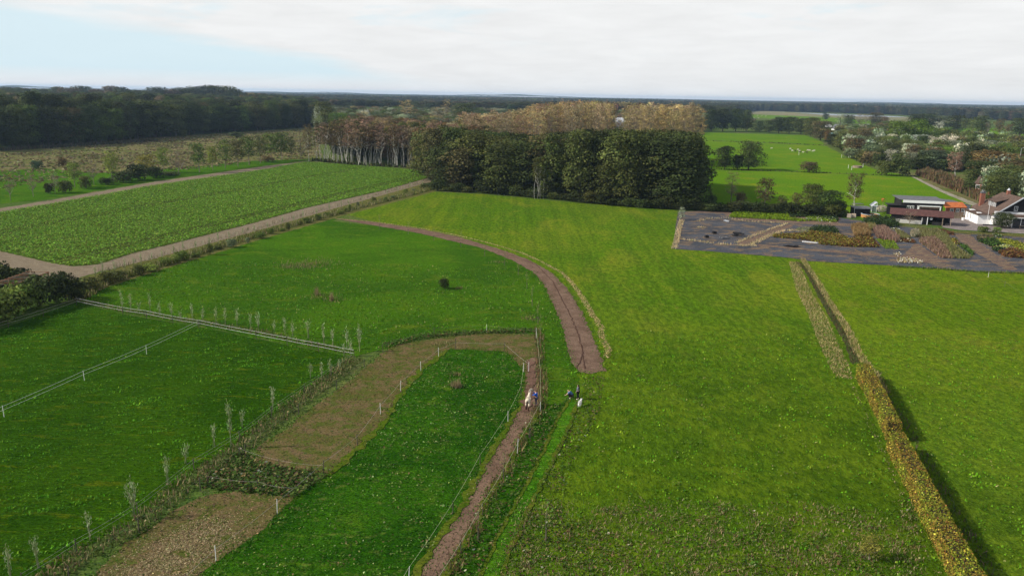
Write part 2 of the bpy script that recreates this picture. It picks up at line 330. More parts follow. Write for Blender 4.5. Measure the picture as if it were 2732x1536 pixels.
S('worn_patch',P_dirtB,m_dirt,.4,.7)
P_trk=[(1403,960),(1436,950),(1441,1028),(1441,1074),(1425,1115),(1386,1173),(1361,1229),(1350,1252),(1302,1317),(1275,1382),(1229,1461),(1183,1536),(1080,1700),(1020,1700),(1122,1536),(1170,1447),(1230,1371),(1263,1306),(1319,1205),(1353,1159),(1370,1121),(1388,1082),(1401,1043),(1407,998)]
S('track',P_trk,m_track,.12,.5)
P_path=[(888,583),(1007,603),(1116,622),(1225,648),(1281,660),(1363,693),(1423,726),(1453,761),(1477,815),(1502,872),(1521,953),(1531,979),(1547,993),(1580,997),(1615,989),(1603,950),(1575,883),(1548,823),(1512,769),(1472,728),(1417,696),(1352,671),(1281,650),(1225,632),(1116,610),(1007,594),(930,586)]
S('path',P_path,m_path,.24,.4)
P_lane=[(1518,1062),(1483,1124),(1444,1212),(1402,1295),(1358,1374),(1277,1536),(1180,1720),(1270,1720),(1340,1536),(1358,1469),(1413,1355),(1456,1265),(1516,1143),(1531,1121),(1539,1074)]
P_weedL=[(1450,1100),(1518,1062),(1483,1124),(1444,1212),(1402,1295),(1358,1374),(1277,1536),(1180,1720),(1100,1720),(1190,1536),(1235,1461),(1280,1382),(1308,1317),(1354,1252),(1390,1173),(1428,1115)]
P_weedR=[(1539,1074),(1516,1143),(1456,1265),(1413,1355),(1358,1469),(1340,1536),(1270,1720),(1600,1720),(1640,1420),(1500,1380),(1520,1250),(1600,1100),(1615,1000),(1560,1010)]
S('weed_strip',P_weedL,g_in,.3)
S('mown_lane',P_lane,g_lane,.12,.5)
# nursery ground, yard, farm track
P_nurs=[(1812,565),(1806,582),(1795,664),(1900,671),(2108,688),(2162,697),(2386,709),(2614,724),(2732,727),(3000,745),(3050,640),(2732,632),(2560,622),(2450,610),(2300,590),(2200,575),(1900,562)]
S('nursery_ground',P_nurs,m_mem,.2)
Q1=lambda pts:[(2232+x/5.152,490+y/5.152) for x,y in pts]
Q2=lambda pts:[(1790+x/5.152,540+y/5.152) for x,y in pts]
m_redd=soil('nursery_dirt',(.15,.095,.07),(.10,.078,.07),(.24,.18,.10),an=3.,clo=.5,chi=.6)
S('nursery_dirt_band',Q2([(180,150),(700,150),(900,230),(1550,290),(1700,290),(2300,330),(2500,330),(2500,300),(2300,280),(2330,200),(1840,160),(800,130),(220,125)]),m_redd,.3)
S('nursery_dirt_strip',Q2([(900,560),(1160,470),(1450,350),(1640,300),(1680,330),(1400,420),(1230,520),(1000,600)]),m_redd,.3)
S('nursery_dirt_edge',Q2([(1180,600),(1900,660),(2576,720),(3200,770),(3200,740),(2576,680),(1900,640),(1200,575)]),m_redd,.3)
S('nursery_path_dirt',Q1([(1100,1090),(1600,1090),(1440,1050),(1130,830),(1060,830),(1000,900),(900,1000)]),m_redd,.3)
S('nursery_lane',Q1([(1620,690),(1840,700),(1930,800),(2130,930),(2300,1040),(2500,1190),(2330,1190),(2000,1000),(1900,950),(1700,800)]),m_redd,.3)
S('yard',Q1([(1450,600),(1700,640),(2100,660),(2576,690),(3300,750),(3300,560),(2100,560),(1850,480),(1560,470)]),m_yard,.2)
S('yard_verge',Q1([(1100,590),(1600,655),(2100,670),(2576,700),(3300,760),(3300,790),(2576,735),(1640,685),(1100,620)]),m_verge,.2)
S('farm_track',[(2428,470),(2438,469),(2520,510),(2632,553),(2700,585),(2680,590),(2610,556),(2500,508)],m_sand,.3)
S('reed_bank',[(2432,468),(2460,452),(2540,470),(2620,520),(2640,556),(2520,510)],m_marsh,.5)
# distance
def FS(name,px,mat,z,step=20.,amp=4.): sheet(name,wp(px),z,mat,step,amp)
FS('far_pasture',[(1960,312),(2160,322),(2300,330),(2560,360),(2732,372),(2732,345),(2500,338),(2200,312),(1960,304)],g_far,.10)
m_tan=grass('reed_land',(.21,.19,.105),(.17,.17,.085),(.24,.20,.11),(.12,.14,.05),aniso=.3,patch=.004,fl=.85,bump=.02)
FS('reed_plain',[(1960,293),(2100,299),(2400,311),(2580,322),(2480,330),(2200,313),(1960,304)],m_tan,.14)
t=MT('lake_water'); t.b.inputs['Base Color'].default_value=(.10,.12,.13,1); t.b.inputs['Roughness'].default_value=.25; t.b.inputs['Specular IOR Level'].default_value=.6
FS('water',[(2125,301),(2230,304.5),(2400,311),(2420,313.5),(2300,312),(2200,307.5)],t.m,.2,20,2.)
FS('right_meadow',[(2560,372),(2620,368),(2732,378),(2800,420),(2732,400),(2640,395)],g_far,.12,6,1.)
def strip(name,px,wd,mat,z=None,amp=.15,step=.8):
    Z[0]+=.002; return sheet(name,ribbon(px,wd),Z[0] if z is None else z,mat,step,amp)
# ------------------------------------------------------------------ low plants (nobody could count them)
def stuff(name,parts,label,cat,mat=None):
    V,Fc,C=cat3(*parts) if len(parts)>1 else parts[0]
    o=mk(name,npmesh(name,V,Fc,mat or LEAF,C)); return tag(o,label,cat,kind='stuff')
def z3(P,z=0.): return np.concatenate([P,np.full((len(P),1),z)+.0],1)
def field(P,sx,sy,ang,seed):
    c,s=math.cos(ang),math.sin(ang); x=(P[:,0]*c+P[:,1]*s)*sx; y=(-P[:,0]*s+P[:,1]*c)*sy
    return np.array([mnoise.fractal(Vector((a,b,seed)),1.,2.,3) for a,b in zip(x,y)])
GR=[(3,(.035,.115,.006)),(3,(.05,.14,.008)),(1,(.09,.16,.012)),(.3,(.16,.17,.05))]
def near(poly,ymax): return [(x,y) for x,y in poly]
def grassy(name,poly,dens,h,pal,label,ymax=120,ang=0.,aniso=(.5,1.6),wd=.10,lean=.6):
    P=fill(poly,dens); P=P[(P[:,1]<ymax)&(P[:,1]>44)&(np.abs(P[:,0])<P[:,1]*.78+4)]
    f=field(P,aniso[0],aniso[1],ang,3.3); hh=h*np.clip(.75+f*1.3,.25,1.9)*R.uniform(.7,1.3,len(P)); C=pick(len(P),pal,.14)*np.clip(1+f*1.3,.5,1.9)[:,None]
    return stuff(name,[blades(z3(P),hh,wd*R.uniform(.7,1.4,len(P)),C,lean,.1)],label,'grass')
grassy('paddock_tussocks',wp(P_left),20,.15,[(3,(.036,.115,.004)),(3,(.054,.148,.005)),(.8,(.09,.17,.008))],'long dark green grass of the empty paddock lower left',ymax=118,ang=.5,aniso=(.25,1.5),wd=.13,lean=1.6)
grassy('clover_leaves',wp(P_inner),22,.12,[(5,(.020,.075,.004)),(3,(.036,.11,.006)),(2,(.10,.17,.03)),(.5,(.26,.30,.13)),(.5,(.15,.14,.06))],'low clover and grass inside the roped paddock',ymax=110,wd=.15,lean=1.3)
grassy('rough_meadow_grass',wp(P_mid),7,.2,[(3,(.045,.12,.007)),(3,(.065,.155,.008)),(1.2,(.10,.17,.014)),(.3,(.2,.2,.07))],'uneven grass of the rough meadow inside the path curve',ymax=150,ang=.9,wd=.16,lean=.9)
grassy('meadow_blades',wp(P_meadow),8,.15,[(3,(.05,.135,.005)),(3,(.075,.165,.006)),(1.5,(.12,.19,.012)),(.2,(.2,.2,.06))],'short grass of the wide bright meadow',ymax=108,wd=.14,lean=.9)
grassy('lane_blades',wp(P_lane),34,.12,[(3,(.045,.15,.006)),(3,(.065,.18,.008)),(1,(.11,.2,.02))],'mown green lane of grass below the three people',ymax=110,wd=.11,lean=.9)
def leafy(poly,dens,s,pal,h=.15,clump=0.,ymax=400,jitc=.3,tilt=.55):
    P=fill(poly,dens,clump=clump); P=P[(P[:,1]<ymax)&(P[:,1]>44)]
    n=len(P); Q=z3(P); Q[:,2]=R.uniform(.03,h,n); N=np.stack([R.normal(0,tilt,n),R.normal(0,tilt,n),np.ones(n)],1)
    return cards(Q,N,s*R.uniform(.6,1.5,n),pick(n,pal,jitc),.7)
def tufts(cl,wd,dens,h0,h1,pal,lean=.55,w_=.09):
    P=fill(ribbon(cl,wd),dens); return blades(z3(P),R.uniform(h0,h1,len(P)),w_,pick(len(P),pal,.22),lean,.25)
# crop rows with two pairs of wheel marks
def lines_dist(P,lines):
    d=np.full(len(P),1e9)
    for a,b in lines:
        a=np.array(G(*a));b=np.array(G(*b));u=b-a;t_=np.clip(((P-a)@u)/(u@u),-.5,1.5); d=np.minimum(d,np.linalg.norm(P-a-t_[:,None]*u,axis=1))
    return d
CL=wp(P_cropl); P=fill(CL,15); P=P[P[:,0]>-190]
d=lines_dist(P,[((-60,635),(886,464)),((-60,629),(886,461)),((240,676),(1139,462)),((240,683),(1139,466))])
f=field(P,.12,.12,0,8.); g2=field(P,.5,2.6,-.53,2.)
keep=(d>.62)&(R.uniform(0,1,len(P))<.86+f*.6+g2*.25); P=P[keep]; g2=g2[keep]; n=len(P); Q=z3(P); Q[:,2]=R.uniform(.12,.42,n)+g2*.2
N=np.stack([R.normal(0,.45,n),R.normal(0,.45,n),np.ones(n)],1)
stuff('crop_leaves',[cards(Q,N,R.uniform(.2,.46,n),pick(n,[(3,(.11,.235,.018)),(3,(.15,.28,.025)),(1,(.20,.30,.035)),(.2,(.25,.25,.06))],.22),.8)],'leafy green beet crop filling the long field','crop')
m_rut=soil('wheel_mark',(.030,.045,.010),(.045,.055,.015),(.05,.04,.02))
for a_,b_ in (((-60,635),(886,464)),((-60,629),(886,461)),((240,676),(1139,462)),((240,683),(1139,466))): strip('wheel_mark',[a_,((a_[0]+b_[0])/2,(a_[1]+b_[1])/2),b_],.55,m_rut,amp=.12,step=.8)
# dock leaves, nettles and dead weeds
DOCK=[(4,(.045,.085,.014)),(3,(.07,.115,.02)),(1.6,(.11,.075,.03)),(1.2,(.15,.14,.05)),(.7,(.07,.035,.02)),(.2,(.3,.3,.2))]
BROWN=[(3,(.17,.10,.05)),(2,(.12,.06,.035)),(2,(.26,.19,.09)),(1.2,(.07,.10,.02))]
P_dockp=[(885,1262),(783,1330),(700,1320),(598,1312),(530,1300),(556,1262),(640,1200),(690,1236),(786,1255)]
stuff('dock_patch',[leafy(wp(P_dockp),40,.26,DOCK,.5)],'patch of dark dock leaves between the two worn areas','weeds')
stuff('weed_leaves',[leafy(wp(P_weedL),15,.2,DOCK,.35,ymax=110),leafy(wp(P_weedR),14,.19,DOCK,.3,clump=.9,ymax=112)],'dock and nettle leaves on both sides of the mown lane','weeds')
bank=ribbon([(1022,925),(1100,905),(1180,893),(1300,886),(1430,884)],1.6)
stuff('bank_weeds',[leafy(bank,45,.24,DOCK[:3],.45)],'dark green weeds on the low bank above the worn ring','weeds')
l1=[(945,958),(884,1010),(725,1125),(625,1210),(518,1275),(368,1405),(205,1490),(60,1600)]
stuff('fence_verge_weeds',[leafy(ribbon(l1,2.6),20,.2,[(4,(.05,.085,.015)),(3,(.075,.115,.02)),(1,(.2,.16,.07))],.4),(lambda P:blades(z3(P),R.uniform(.2,.8,len(P)),.07,pick(len(P),[(2.5,(.30,.24,.12)),(3,(.09,.13,.025)),(1,(.12,.08,.035))],.25),.7))(fill(ribbon(l1,2.2),20))],'tangle of weeds and dry grass between the two rope fences','weeds')
stuff('whip_row_weeds',[tufts([(230,806),(330,829),(531,861),(690,886),(770,906),(860,925),(935,940)],1.7,22,.2,.7,[(3,(.10,.12,.03)),(2,(.17,.13,.06)),(1.5,(.07,.10,.02)),(1,(.3,.25,.14))],.6,.07)],'brown and green weeds under the row of willow whips','weeds')
mr=[(1436,880),(1441,950),(1447,1028),(1446,1080),(1430,1120),(1392,1180),(1355,1256),(1308,1322),(1280,1390),(1235,1468),(1180,1560)]
stuff('track_edge_weeds',[leafy(ribbon(mr,1.3),16,.17,DOCK,.4),(lambda P:blades(z3(P),R.uniform(.3,1.2,len(P)),.05,pick(len(P),BROWN,.3),.35))(fill(ribbon(mr,1.2),14,clump=.4))],'dry weeds along the right edge of the horse track','weeds')
mid_clumps=[]
for px,py,n_,sp in ((830,705,500,3.2),(795,712,300,1.8),(850,790,90,1.1),(890,800,90,1.2),(1217,1030,160,.45),(1216,1000,60,.35),(1415,850,100,1.),(1225,770,60,.5),(1330,700,60,1.),(1195,920,80,1.)):
    c=np.array(G(px,py)); P=c+R.normal(0,sp,(n_,2))*[1,.8]; mid_clumps.append(blades(z3(P),R.uniform(.2,.6,n_),.07,pick(n_,[(2,(.26,.21,.10)),(2,(.17,.15,.06)),(1,(.10,.13,.03))],.2),.5))
stuff('faded_tufts',mid_clumps,'faded straw coloured grass tufts in the two paddocks','grass')
# foreground scrub at the bottom right
P=fill(wp([(1380,1330),(2440,1330),(2500,1700),(1250,1700)]),18); P2=fill(wp([(1380,1330),(2440,1330),(2500,1700),(1250,1700)]),13,clump=.38)
def fade(P): # denser toward the foreground, with an uneven edge
    f=np.array([mnoise.fractal(Vector((x*.22,y*.22,7.)),1.,2.,3) for x,y in P]); return P[R.uniform(0,1,len(P))<np.clip((60.5-P[:,1]+f*7)/7.,0,1)]
P=fade(P); P2=fade(P2); P3=fade(fill(wp([(1380,1330),(2440,1330),(2500,1700),(1250,1700)]),7,clump=.4))
parts=[blades(z3(P),R.uniform(.12,.4,len(P)),.07,pick(len(P),[(3,(.07,.125,.012)),(2,(.16,.16,.05)),(1.6,(.27,.21,.11))],.22),.9,.3),blades(z3(P2),R.uniform(.15,.55,len(P2)),.045,pick(len(P2),BROWN+[(3,(.20,.17,.08)),(2,(.30,.24,.13))],.28),1.2,.3)]
Q=z3(P3); Q[:,2]=R.uniform(.05,.35,len(P3)); parts.append(cards(Q,np.stack([R.normal(0,.55,len(Q)),R.normal(0,.55,len(Q)),np.ones(len(Q))],1),.16*R.uniform(.6,1.5,len(Q)),pick(len(Q),DOCK,.3),.7))
stuff('dead_weed_scrub',parts,'brown dead weeds and coarse grass along the bottom edge right of the lane','weeds')
# pale hay line beside the path, dry banks of the ditch
hay=[(895,583),(1007,593),(1116,608),(1200,624),(1254,636),(1317,652),(1390,674),(1444,698),(1499,728),(1526,755),(1558,799),(1580,840),(1603,872),(1605,897),(1624,935),(1619,956)]
HP=[(3,(.46,.34,.15)),(2,(.36,.26,.12)),(1,(.55,.44,.22)),(.5,(.15,.17,.04))]
P=fill(ribbon(hay,[.5]*6+[.6,.6,.7,.7,.8,.8,.8,.8,.8,.5]),60); P+=R.normal(0,.12,P.shape)
stuff('hay_line',[cards(z3(P,.06),np.stack([R.normal(0,.5,len(P)),R.normal(0,.5,len(P)),np.ones(len(P))],1),R.uniform(.1,.26,len(P)),pick(len(P),HP,.2),.5)],'line of dry raked hay following the outer side of the dirt path','hay')
DRY=[(3,(.56,.44,.24)),(2,(.42,.32,.17)),(1.5,(.66,.55,.33)),(1.,(.20,.21,.07))]
dl=[(2118,700),(2144,777),(2180,842),(2205,904),(2238,976),(2252,1010)]; dr=[(2140,692),(2180,752),(2216,813),(2260,878),(2289,944),(2339,1009),(2360,1050)]; dm=[(2128,700),(2154,723),(2190,790),(2227,857),(2262,915),(2283,972)]
strip('ditch',dm,1.0,soil('ditch_mud',(.05,.05,.02),(.07,.06,.03),(.04,.06,.015)))
DRY2=[(3,(.40,.31,.13)),(2,(.30,.23,.10)),(1.,(.47,.38,.18)),(2.4,(.16,.18,.04))]
stuff('ditch_grass_left',[tufts(dl,[2.0,2.4,2.6,2.6,2.4,1.8],44,.15,.5,DRY2,1.1,.06)],'broad band of pale dry grass on the left side of the ditch','grass')
stuff('ditch_grass_right',[tufts(dr,1.1,40,.3,.75,DRY2,.7,.06)],'narrow band of pale dry grass on the right side of the ditch','grass')
stuff('ditch_weeds',[tufts(dm,.9,22,.2,.6,[(2,(.06,.10,.02)),(1,(.12,.07,.03))])],'green and brown weeds down in the ditch','weeds')
hl=[(2282,1030),(2326,1130),(2363,1211),(2419,1328),(2464,1430),(2512,1536),(2560,1640)]; hr=[(2345,990),(2372,1060),(2430,1150),(2480,1235),(2530,1326),(2590,1430),(2650,1536)]
stuff('hedge_foot_grass',[tufts([(x-6,y+2) for x,y in hl],.5,16,.08,.25,[(2,(.28,.22,.11)),(3,(.09,.12,.02))],.9),tufts([(x-4,y) for x,y in hr],.9,12,.2,.6,[(2,(.12,.09,.05)),(2,(.07,.10,.03))])],'dry grass at the foot of the clipped hedge','grass')
m_straw=soil('straw_ground',(.40,.32,.17),(.24,.17,.09),(.11,.075,.045),scale=1.8,clo=.44,chi=.6,bump=.08)
# straw on worn ground
sp=[(480,1400),(640,1370),(600,1450),(520,1536),(380,1640),(290,1600),(400,1480)]
Pp=[]
c0=np.array([G(560,1420),G(500,1455),G(440,1500),G(380,1550),G(330,1600)]); k_=R.integers(0,5,17000); P=c0[k_]+R.normal(0,1.,(17000,2))*[1.7,1.3]; P=P[inside(P,wp(P_dirtB))]
f_=np.array([mnoise.noise(Vector((x*.9,y*.9,3.))) for x,y in P]); P=P[f_>-.25]
Pp.append(cards(z3(P,.05),np.stack([R.normal(0,.4,len(P)),R.normal(0,.4,len(P)),np.ones(len(P))],1),R.uniform(.07,.24,len(P)),pick(len(P),[(3,(.42,.34,.18)),(3,(.30,.22,.11)),(2,(.17,.115,.06)),(.6,(.09,.12,.02))],.2),.25))
for poly,dn,pl in ((sp,5,[(3,(.46,.37,.19)),(1,(.30,.23,.11))]),(P_dirtB,12,[(2,(.24,.17,.08)),(2,(.10,.065,.035)),(1.6,(.05,.09,.015))]),(P_dirtA,9,[(1.2,(.18,.13,.06)),(2,(.085,.055,.03)),(3,(.065,.09,.02))])):
    P=fill(wp(poly),dn); P=P[P[:,1]>44]; Pp.append(cards(z3(P,.05),np.stack([R.normal(0,.5,len(P)),R.normal(0,.5,len(P)),np.ones(len(P))],1),R.uniform(.12,.34,len(P)),pick(len(P),pl,.2),.35))
stuff('straw_litter',Pp,'straw and short tufts scattered on the worn brown ground','straw')
m_fr=grass('fringe_grass',(.075,.125,.008),(.11,.14,.014),(.13,.115,.03),(.05,.11,.006),patch=.2,fl=.6)
strip('paddock_fringe',[(1195,935),(1145,968),(1102,1012),(1048,1080),(1034,1120),(978,1175),(912,1238),(885,1262)],.6,m_fr,amp=.35,step=.5)
strip('paddock_fringe',[(1402,1045),(1388,1082),(1364,1121),(1312,1205),(1255,1306),(1222,1371),(1160,1447),(1108,1536),(1040,1640)],.55,m_fr,amp=.3,step=.5)
strip('track_fringe',[(1442,1078),(1429,1115),(1390,1173),(1354,1252),(1306,1317),(1279,1382),(1233,1461),(1186,1536),(1110,1660)],.45,m_fr,amp=.3,step=.5)
P=fill(wp([(1600,1000),(1900,1000),(2250,1250),(2350,1536),(1340,1536),(1456,1265),(1545,1090)]),1.1,clump=.42)
stuff('meadow_rosettes',[(lambda Q:cards(Q,np.stack([R.normal(0,.5,len(Q)),R.normal(0,.5,len(Q)),np.ones(len(Q))],1),.17*R.uniform(.6,1.5,len(Q)),pick(len(Q),[(3,(.05,.12,.012)),(2,(.13,.19,.03)),(1,(.17,.16,.06))],.25),.7))(z3(P,.14))],'flat rosettes of broad leaved weeds in the near meadow','weeds')
P=fill(wp(P_inner),3.5,clump=.5); P=P[P[:,1]<95]
stuff('paddock_rosettes',[(lambda Q:cards(Q,np.stack([R.normal(0,.5,len(Q)),R.normal(0,.5,len(Q)),np.ones(len(Q))],1),.15*R.uniform(.6,1.5,len(Q)),pick(len(Q),[(3,(.07,.13,.02)),(2,(.17,.20,.06)),(1,(.13,.09,.04))],.25),.6))(z3(P,.13))],'pale leafed weeds dotted over the roped paddock','weeds')
# uneven grass creeping over the edges of path, track and worn ground
def border(poly,wd=.35,dens=16,closed=True):
    c=wp(poly); n=len(c); out=[]
    for i in range(n if closed else n-1):
        a=np.array(c[i]);b=np.array(c[(i+1)%n]); L=np.linalg.norm(b-a)
        if (a[1]+b[1])/2>150 or L<.01: continue
        k=int(L*dens); t_=R.uniform(0,1,k); u=(b-a)/L; s_=np.array([-u[1],u[0]]); out.append(a+(b-a)*t_[:,None]+s_*R.normal(0,wd,k)[:,None])
    return np.concatenate(out)
P=np.concatenate([border(P_path),border(P_dirtA,.4,20),border(P_dirtB,.5,24),border(P_lane,.22,22),border(P_trk,.2,12)]); P=P[P[:,1]>44]
stuff('edge_grass',[blades(z3(P),R.uniform(.06,.22,len(P)),.13,pick(len(P),[(3,(.035,.10,.005)),(3,(.055,.13,.008)),(1.5,(.11,.14,.02)),(.7,(.2,.18,.07))],.2),1.1)],'grass creeping over the edges of the path and the worn ground','grass')
strip('lane_edge',[(1520,1066),(1484,1126),(1446,1212),(1404,1295),(1360,1374),(1280,1536),(1200,1690)],.28,m_fr,amp=.15,step=.4)
strip('lane_edge',[(1537,1080),(1516,1143),(1456,1265),(1413,1355),(1358,1469),(1338,1536),(1270,1700)],.4,m_fr,amp=.2,step=.4)
for nm,ln in (('path_rut',[(1281,652),(1352,678),(1430,706),(1475,752),(1500,800),(1525,850),(1545,900),(1556,950),(1560,985)]),('path_crack',[(1556,940),(1548,960),(1538,985)])):
    strip(nm,ln,.13,soil('rut_soil',(.075,.042,.03),(.10,.058,.042),(.06,.035,.025),scale=2.),amp=.12,step=.3)
strip('hoof_line',[(1413,965),(1420,1010),(1412,1060),(1400,1100)],.9,soil('trodden_soil',(.125,.073,.050),(.155,.09,.063),(.075,.043,.03),scale=2.5),amp=.5,step=.3)
# marsh tussocks left, dark bank of reeds
P=fill(wp([(0,505),(230,468),(470,456),(640,438),(860,418),(840,345),(571,360),(408,370),(136,398),(0,410)]),.22,clump=4.)
stuff('marsh_tussocks',[blades(z3(P),R.uniform(.3,.9,len(P)),1.3,pick(len(P),[(2,(.17,.125,.065)),(1,(.11,.075,.04)),(2,(.21,.18,.09)),(3,(.13,.145,.045))],.16),1.1)],'brown and straw coloured tussocks of the marsh below the dark forest','reeds')
P=fill(ribbon([(0,402),(136,394),(299,384),(408,376)],9),1.2)
stuff('reed_edge',[blades(z3(P),R.uniform(1.2,2.4,len(P)),.5,pick(len(P),[(2,(.06,.065,.035)),(1,(.10,.08,.05))],.2),.3)],'dark reeds at the foot of the left forest','reeds')
P=fill(wp([(2440,466),(2470,455),(2540,472),(2620,520),(2632,548),(2560,515)]),2.2)
stuff('reed_thicket',[blades(z3(P),R.uniform(1.2,2.6,len(P)),.5,pick(len(P),[(3,(.13,.08,.045)),(1,(.09,.10,.035)),(1,(.17,.12,.05))],.25),.35)],'rusty brown reeds beside the far farm track','reeds')
P=fill(ribbon([(850,452),(1906,452),(2124,459),(2440,471)],1.6),1.5)
P=P[P[:,0]>50]
stuff('field_ditch_growth',[blades(z3(P),R.uniform(.3,.9,len(P)),.5,pick(len(P),[(3,(.06,.09,.025)),(1,(.14,.12,.06))],.25),.6),tufts([(1901,377),(2050,381),(2203,389)],2.2,.9,.5,1.2,[(2,(.11,.11,.05)),(2,(.05,.06,.02))],.5,.7)],'rough growth along the ditches between the far pastures','weeds')
# ------------------------------------------------------------------ tree prototypes
BARK=plain('bark',(.075,.06,.045),.9,.35,2.); BARKW=plain('birch_bark',(.50,.47,.41),.8,.45,1.2); BARKG=plain('grey_bark',(.20,.17,.13),.9,.3,2.)
def sph(n):
    v=unit(R.normal(size=(n,3))); return v
def blob_crown(name,blobs,nl,ls,colv=(1,1,1),jitc=.16,asp=.9,shell=.35,up=.25):
    """leaf clumps over many lobes: blobs = (cx,cy,cz,rx,rz)"""
    P=[];N=[];C=[]; tot=sum(b[3]**2 for b in blobs)
    for b in blobs:
        n=max(6,int(nl*b[3]**2/tot)); d=sph(n); d[:,2]=np.where(d[:,2]<-.35,-d[:,2]*.6,d[:,2]); d=unit(d)
        r=R.uniform(1-shell,1.08,n)[:,None]; p=np.array(b[:3])+d*r*np.array([b[3],b[3],b[4]])
        P.append(p);N.append(d+R.normal(0,.55,(n,3))+[0,0,up]); C.append(np.ones((n,3))*np.array(colv)*np.exp(R.normal(0,.26))*np.exp(R.normal(0,jitc,(n,1)))*np.exp(R.normal(0,.05,(n,3))))
    P=np.concatenate(P);N=np.concatenate(N);C=np.concatenate(C)
    V,Fc,C=cards(P,N,ls*R.uniform(.6,1.45,len(P)),C,asp); return npmesh(name,V,Fc,LEAF,C)
def limbs(base_r,h0,H_,spread,n,r_top=.06,wob=.15,lean=(0,0),twigs=0):
    segs=[]; p=np.array([0,0,-.3]); top=np.array([lean[0]*H_,lean[1]*H_,H_*.8]); k=5; pr=base_r; last=p
    for i in range(1,k+1):
        t=i/k; q=np.array([top[0]*t+R.normal(0,wob),top[1]*t+R.normal(0,wob),top[2]*t]); r=base_r*(1-t)+r_top*t
        segs.append((last,pr,q,r)); last=q; pr=r
    for i in range(n):
        t=R.uniform(h0/H_,.92); z=H_*.8*t; s=np.array([top[0]*t,top[1]*t,z]); a=R.uniform(0,6.28); L=spread*R.uniform(.6,1.1)*(1.05-t*.5)
        e=s+np.array([math.cos(a)*L,math.sin(a)*L,L*R.uniform(.5,1.2)]); m=(s+e)/2+R.normal(0,.15,3); rr=base_r*(1-t)*.55+r_top*.6
        segs.append((s,rr,m,rr*.75)); segs.append((m,rr*.75,e,rr*.35))
        for j in range(twigs):
            e2=m+(e-m)*R.uniform(0,1)+R.normal(0,L*.35,3)+[0,0,L*.25]; segs.append((m+(e-m)*R.uniform(0,.7),rr*.4,e2,rr*.12))
    return segs
def make_round(nb,W_,H_,h0,lump=.42,top=1.):
    """lobes filling an uneven dome of width W_ from h0 to H_"""
    B=[]
    for i in range(nb):
        t=(i+R.uniform(0,1))/nb; z=h0+(H_-h0)*(.08+.86*t); wz=math.sin(math.pi*(.2+.62*t))**.5; a=i*2.4+R.uniform(-.5,.5); rr=R.uniform(.35,1.)*W_*.36*wz
        b=W_*lump*R.uniform(.36,.66)*(.6+.4*wz); B.append((math.cos(a)*rr,math.sin(a)*rr,min(z,H_-b*.7),b,b*R.uniform(.65,.9)))
    return B
PROTO={}
def proto(kind,crown,trunk,tm,ref): PROTO.setdefault(kind,[]).append((crown,trunk,ref))
for i in range(4):   # broad dark wood trees  (ref: height 20, width 11)
    proto('oak',blob_crown('oak_crown',make_round(26,11.5,20,.8,.56),4600,.52,jitc=.12),tube_mesh('oak_trunk',limbs(.32,5,20,4,8),BARK),0,(20,11))
for i in range(3):   # slim wood-edge trees with visible stems (18 x 7)
    proto('slim',blob_crown('slim_crown',make_round(24,7.5,18,1.6,.5),1900,.5),tube_mesh('slim_trunk',limbs(.15,5,18,2.4,8),BARK),0,(18,7))
for i in range(4):   # airy golden poplars (28 x 11)
    B=make_round(34,11,28,7,.36); proto('poplar',blob_crown('poplar_crown',B,1500,.5,jitc=.16,asp=.5,shell=.9,up=.1),tube_mesh('poplar_trunk',limbs(.35,7,28,5,22,twigs=3),BARKG),0,(28,11))
for i in range(4):   # birches with pale stems (17 x 6)
    B=make_round(18,6.5,17,7,.42); ln=(R.normal(0,.06),R.normal(0,.04)); B=[(b[0]+ln[0]*b[2],b[1]+ln[1]*b[2],b[2],b[3],b[4]) for b in B]
    seg=limbs(.13,8,17,2.6,10,.05,.3,ln)
    if i%2==0: l2=(ln[0]+.13,ln[1]); seg+=limbs(.10,8,16,2.4,6,.04,.25,l2)
    proto('birch',blob_crown('birch_crown',B,900,.42,jitc=.25,asp=.6,shell=.8,up=0.),tube_mesh('birch_trunk',seg,BARKW),0,(17,6.5))
for i in range(3):   # roadside vase shaped trees (10 x 6.5)
    proto('street',blob_crown('roadside_crown',make_round(22,6.8,10,2.2,.46),1300,.36,jitc=.22,shell=.6),tube_mesh('roadside_trunk',limbs(.15,2.2,10,2.8,12,.05,.08,twigs=1),BARKG),0,(10,6.5))
for i in range(2):   # nearly bare roadside trees
    proto('thin',blob_crown('thin_crown',make_round(18,6.5,10,2.6,.42),320,.3,jitc=.25,shell=.9,asp=.6),tube_mesh('thin_trunk',limbs(.15,2.0,10,3.,20,.05,.08,twigs=3),BARKG),0,(10,6.5))
for i in range(3):   # feathery grey willows (12 x 10)
    proto('willow',blob_crown('willow_crown',[(b[0],b[1],b[2],b[3]*.8,b[4]*1.1) for b in make_round(30,10,12,1.,.36)],2600,.36,jitc=.26,asp=.5,shell=.5,up=.7),tube_mesh('willow_trunk',limbs(.3,1.5,12,3.5,9),BARK),0,(12,10))
for i in range(3):   # bushes (3 x 4)
    proto('bush',blob_crown('bush_crown',make_round(16,4,3,.1,.5),1100,.26,jitc=.22),tube_mesh('bush_stems',limbs(.06,.3,3,1.2,8,.02,.05),BARK),0,(3,4))
for i in range(2):   # weeping birch single (15 x 8)
    proto('weep',blob_crown('weeping_crown',[(b[0],b[1],b[2],b[3]*.95,b[4]*1.6) for b in make_round(34,7.5,15,3.5,.36)],2100,.36,jitc=.25,asp=.6,shell=.8,up=0.),tube_mesh('weeping_trunk',limbs(.2,4,15,3,10,.05,.15,twigs=2),BARKW),0,(15,7.5))
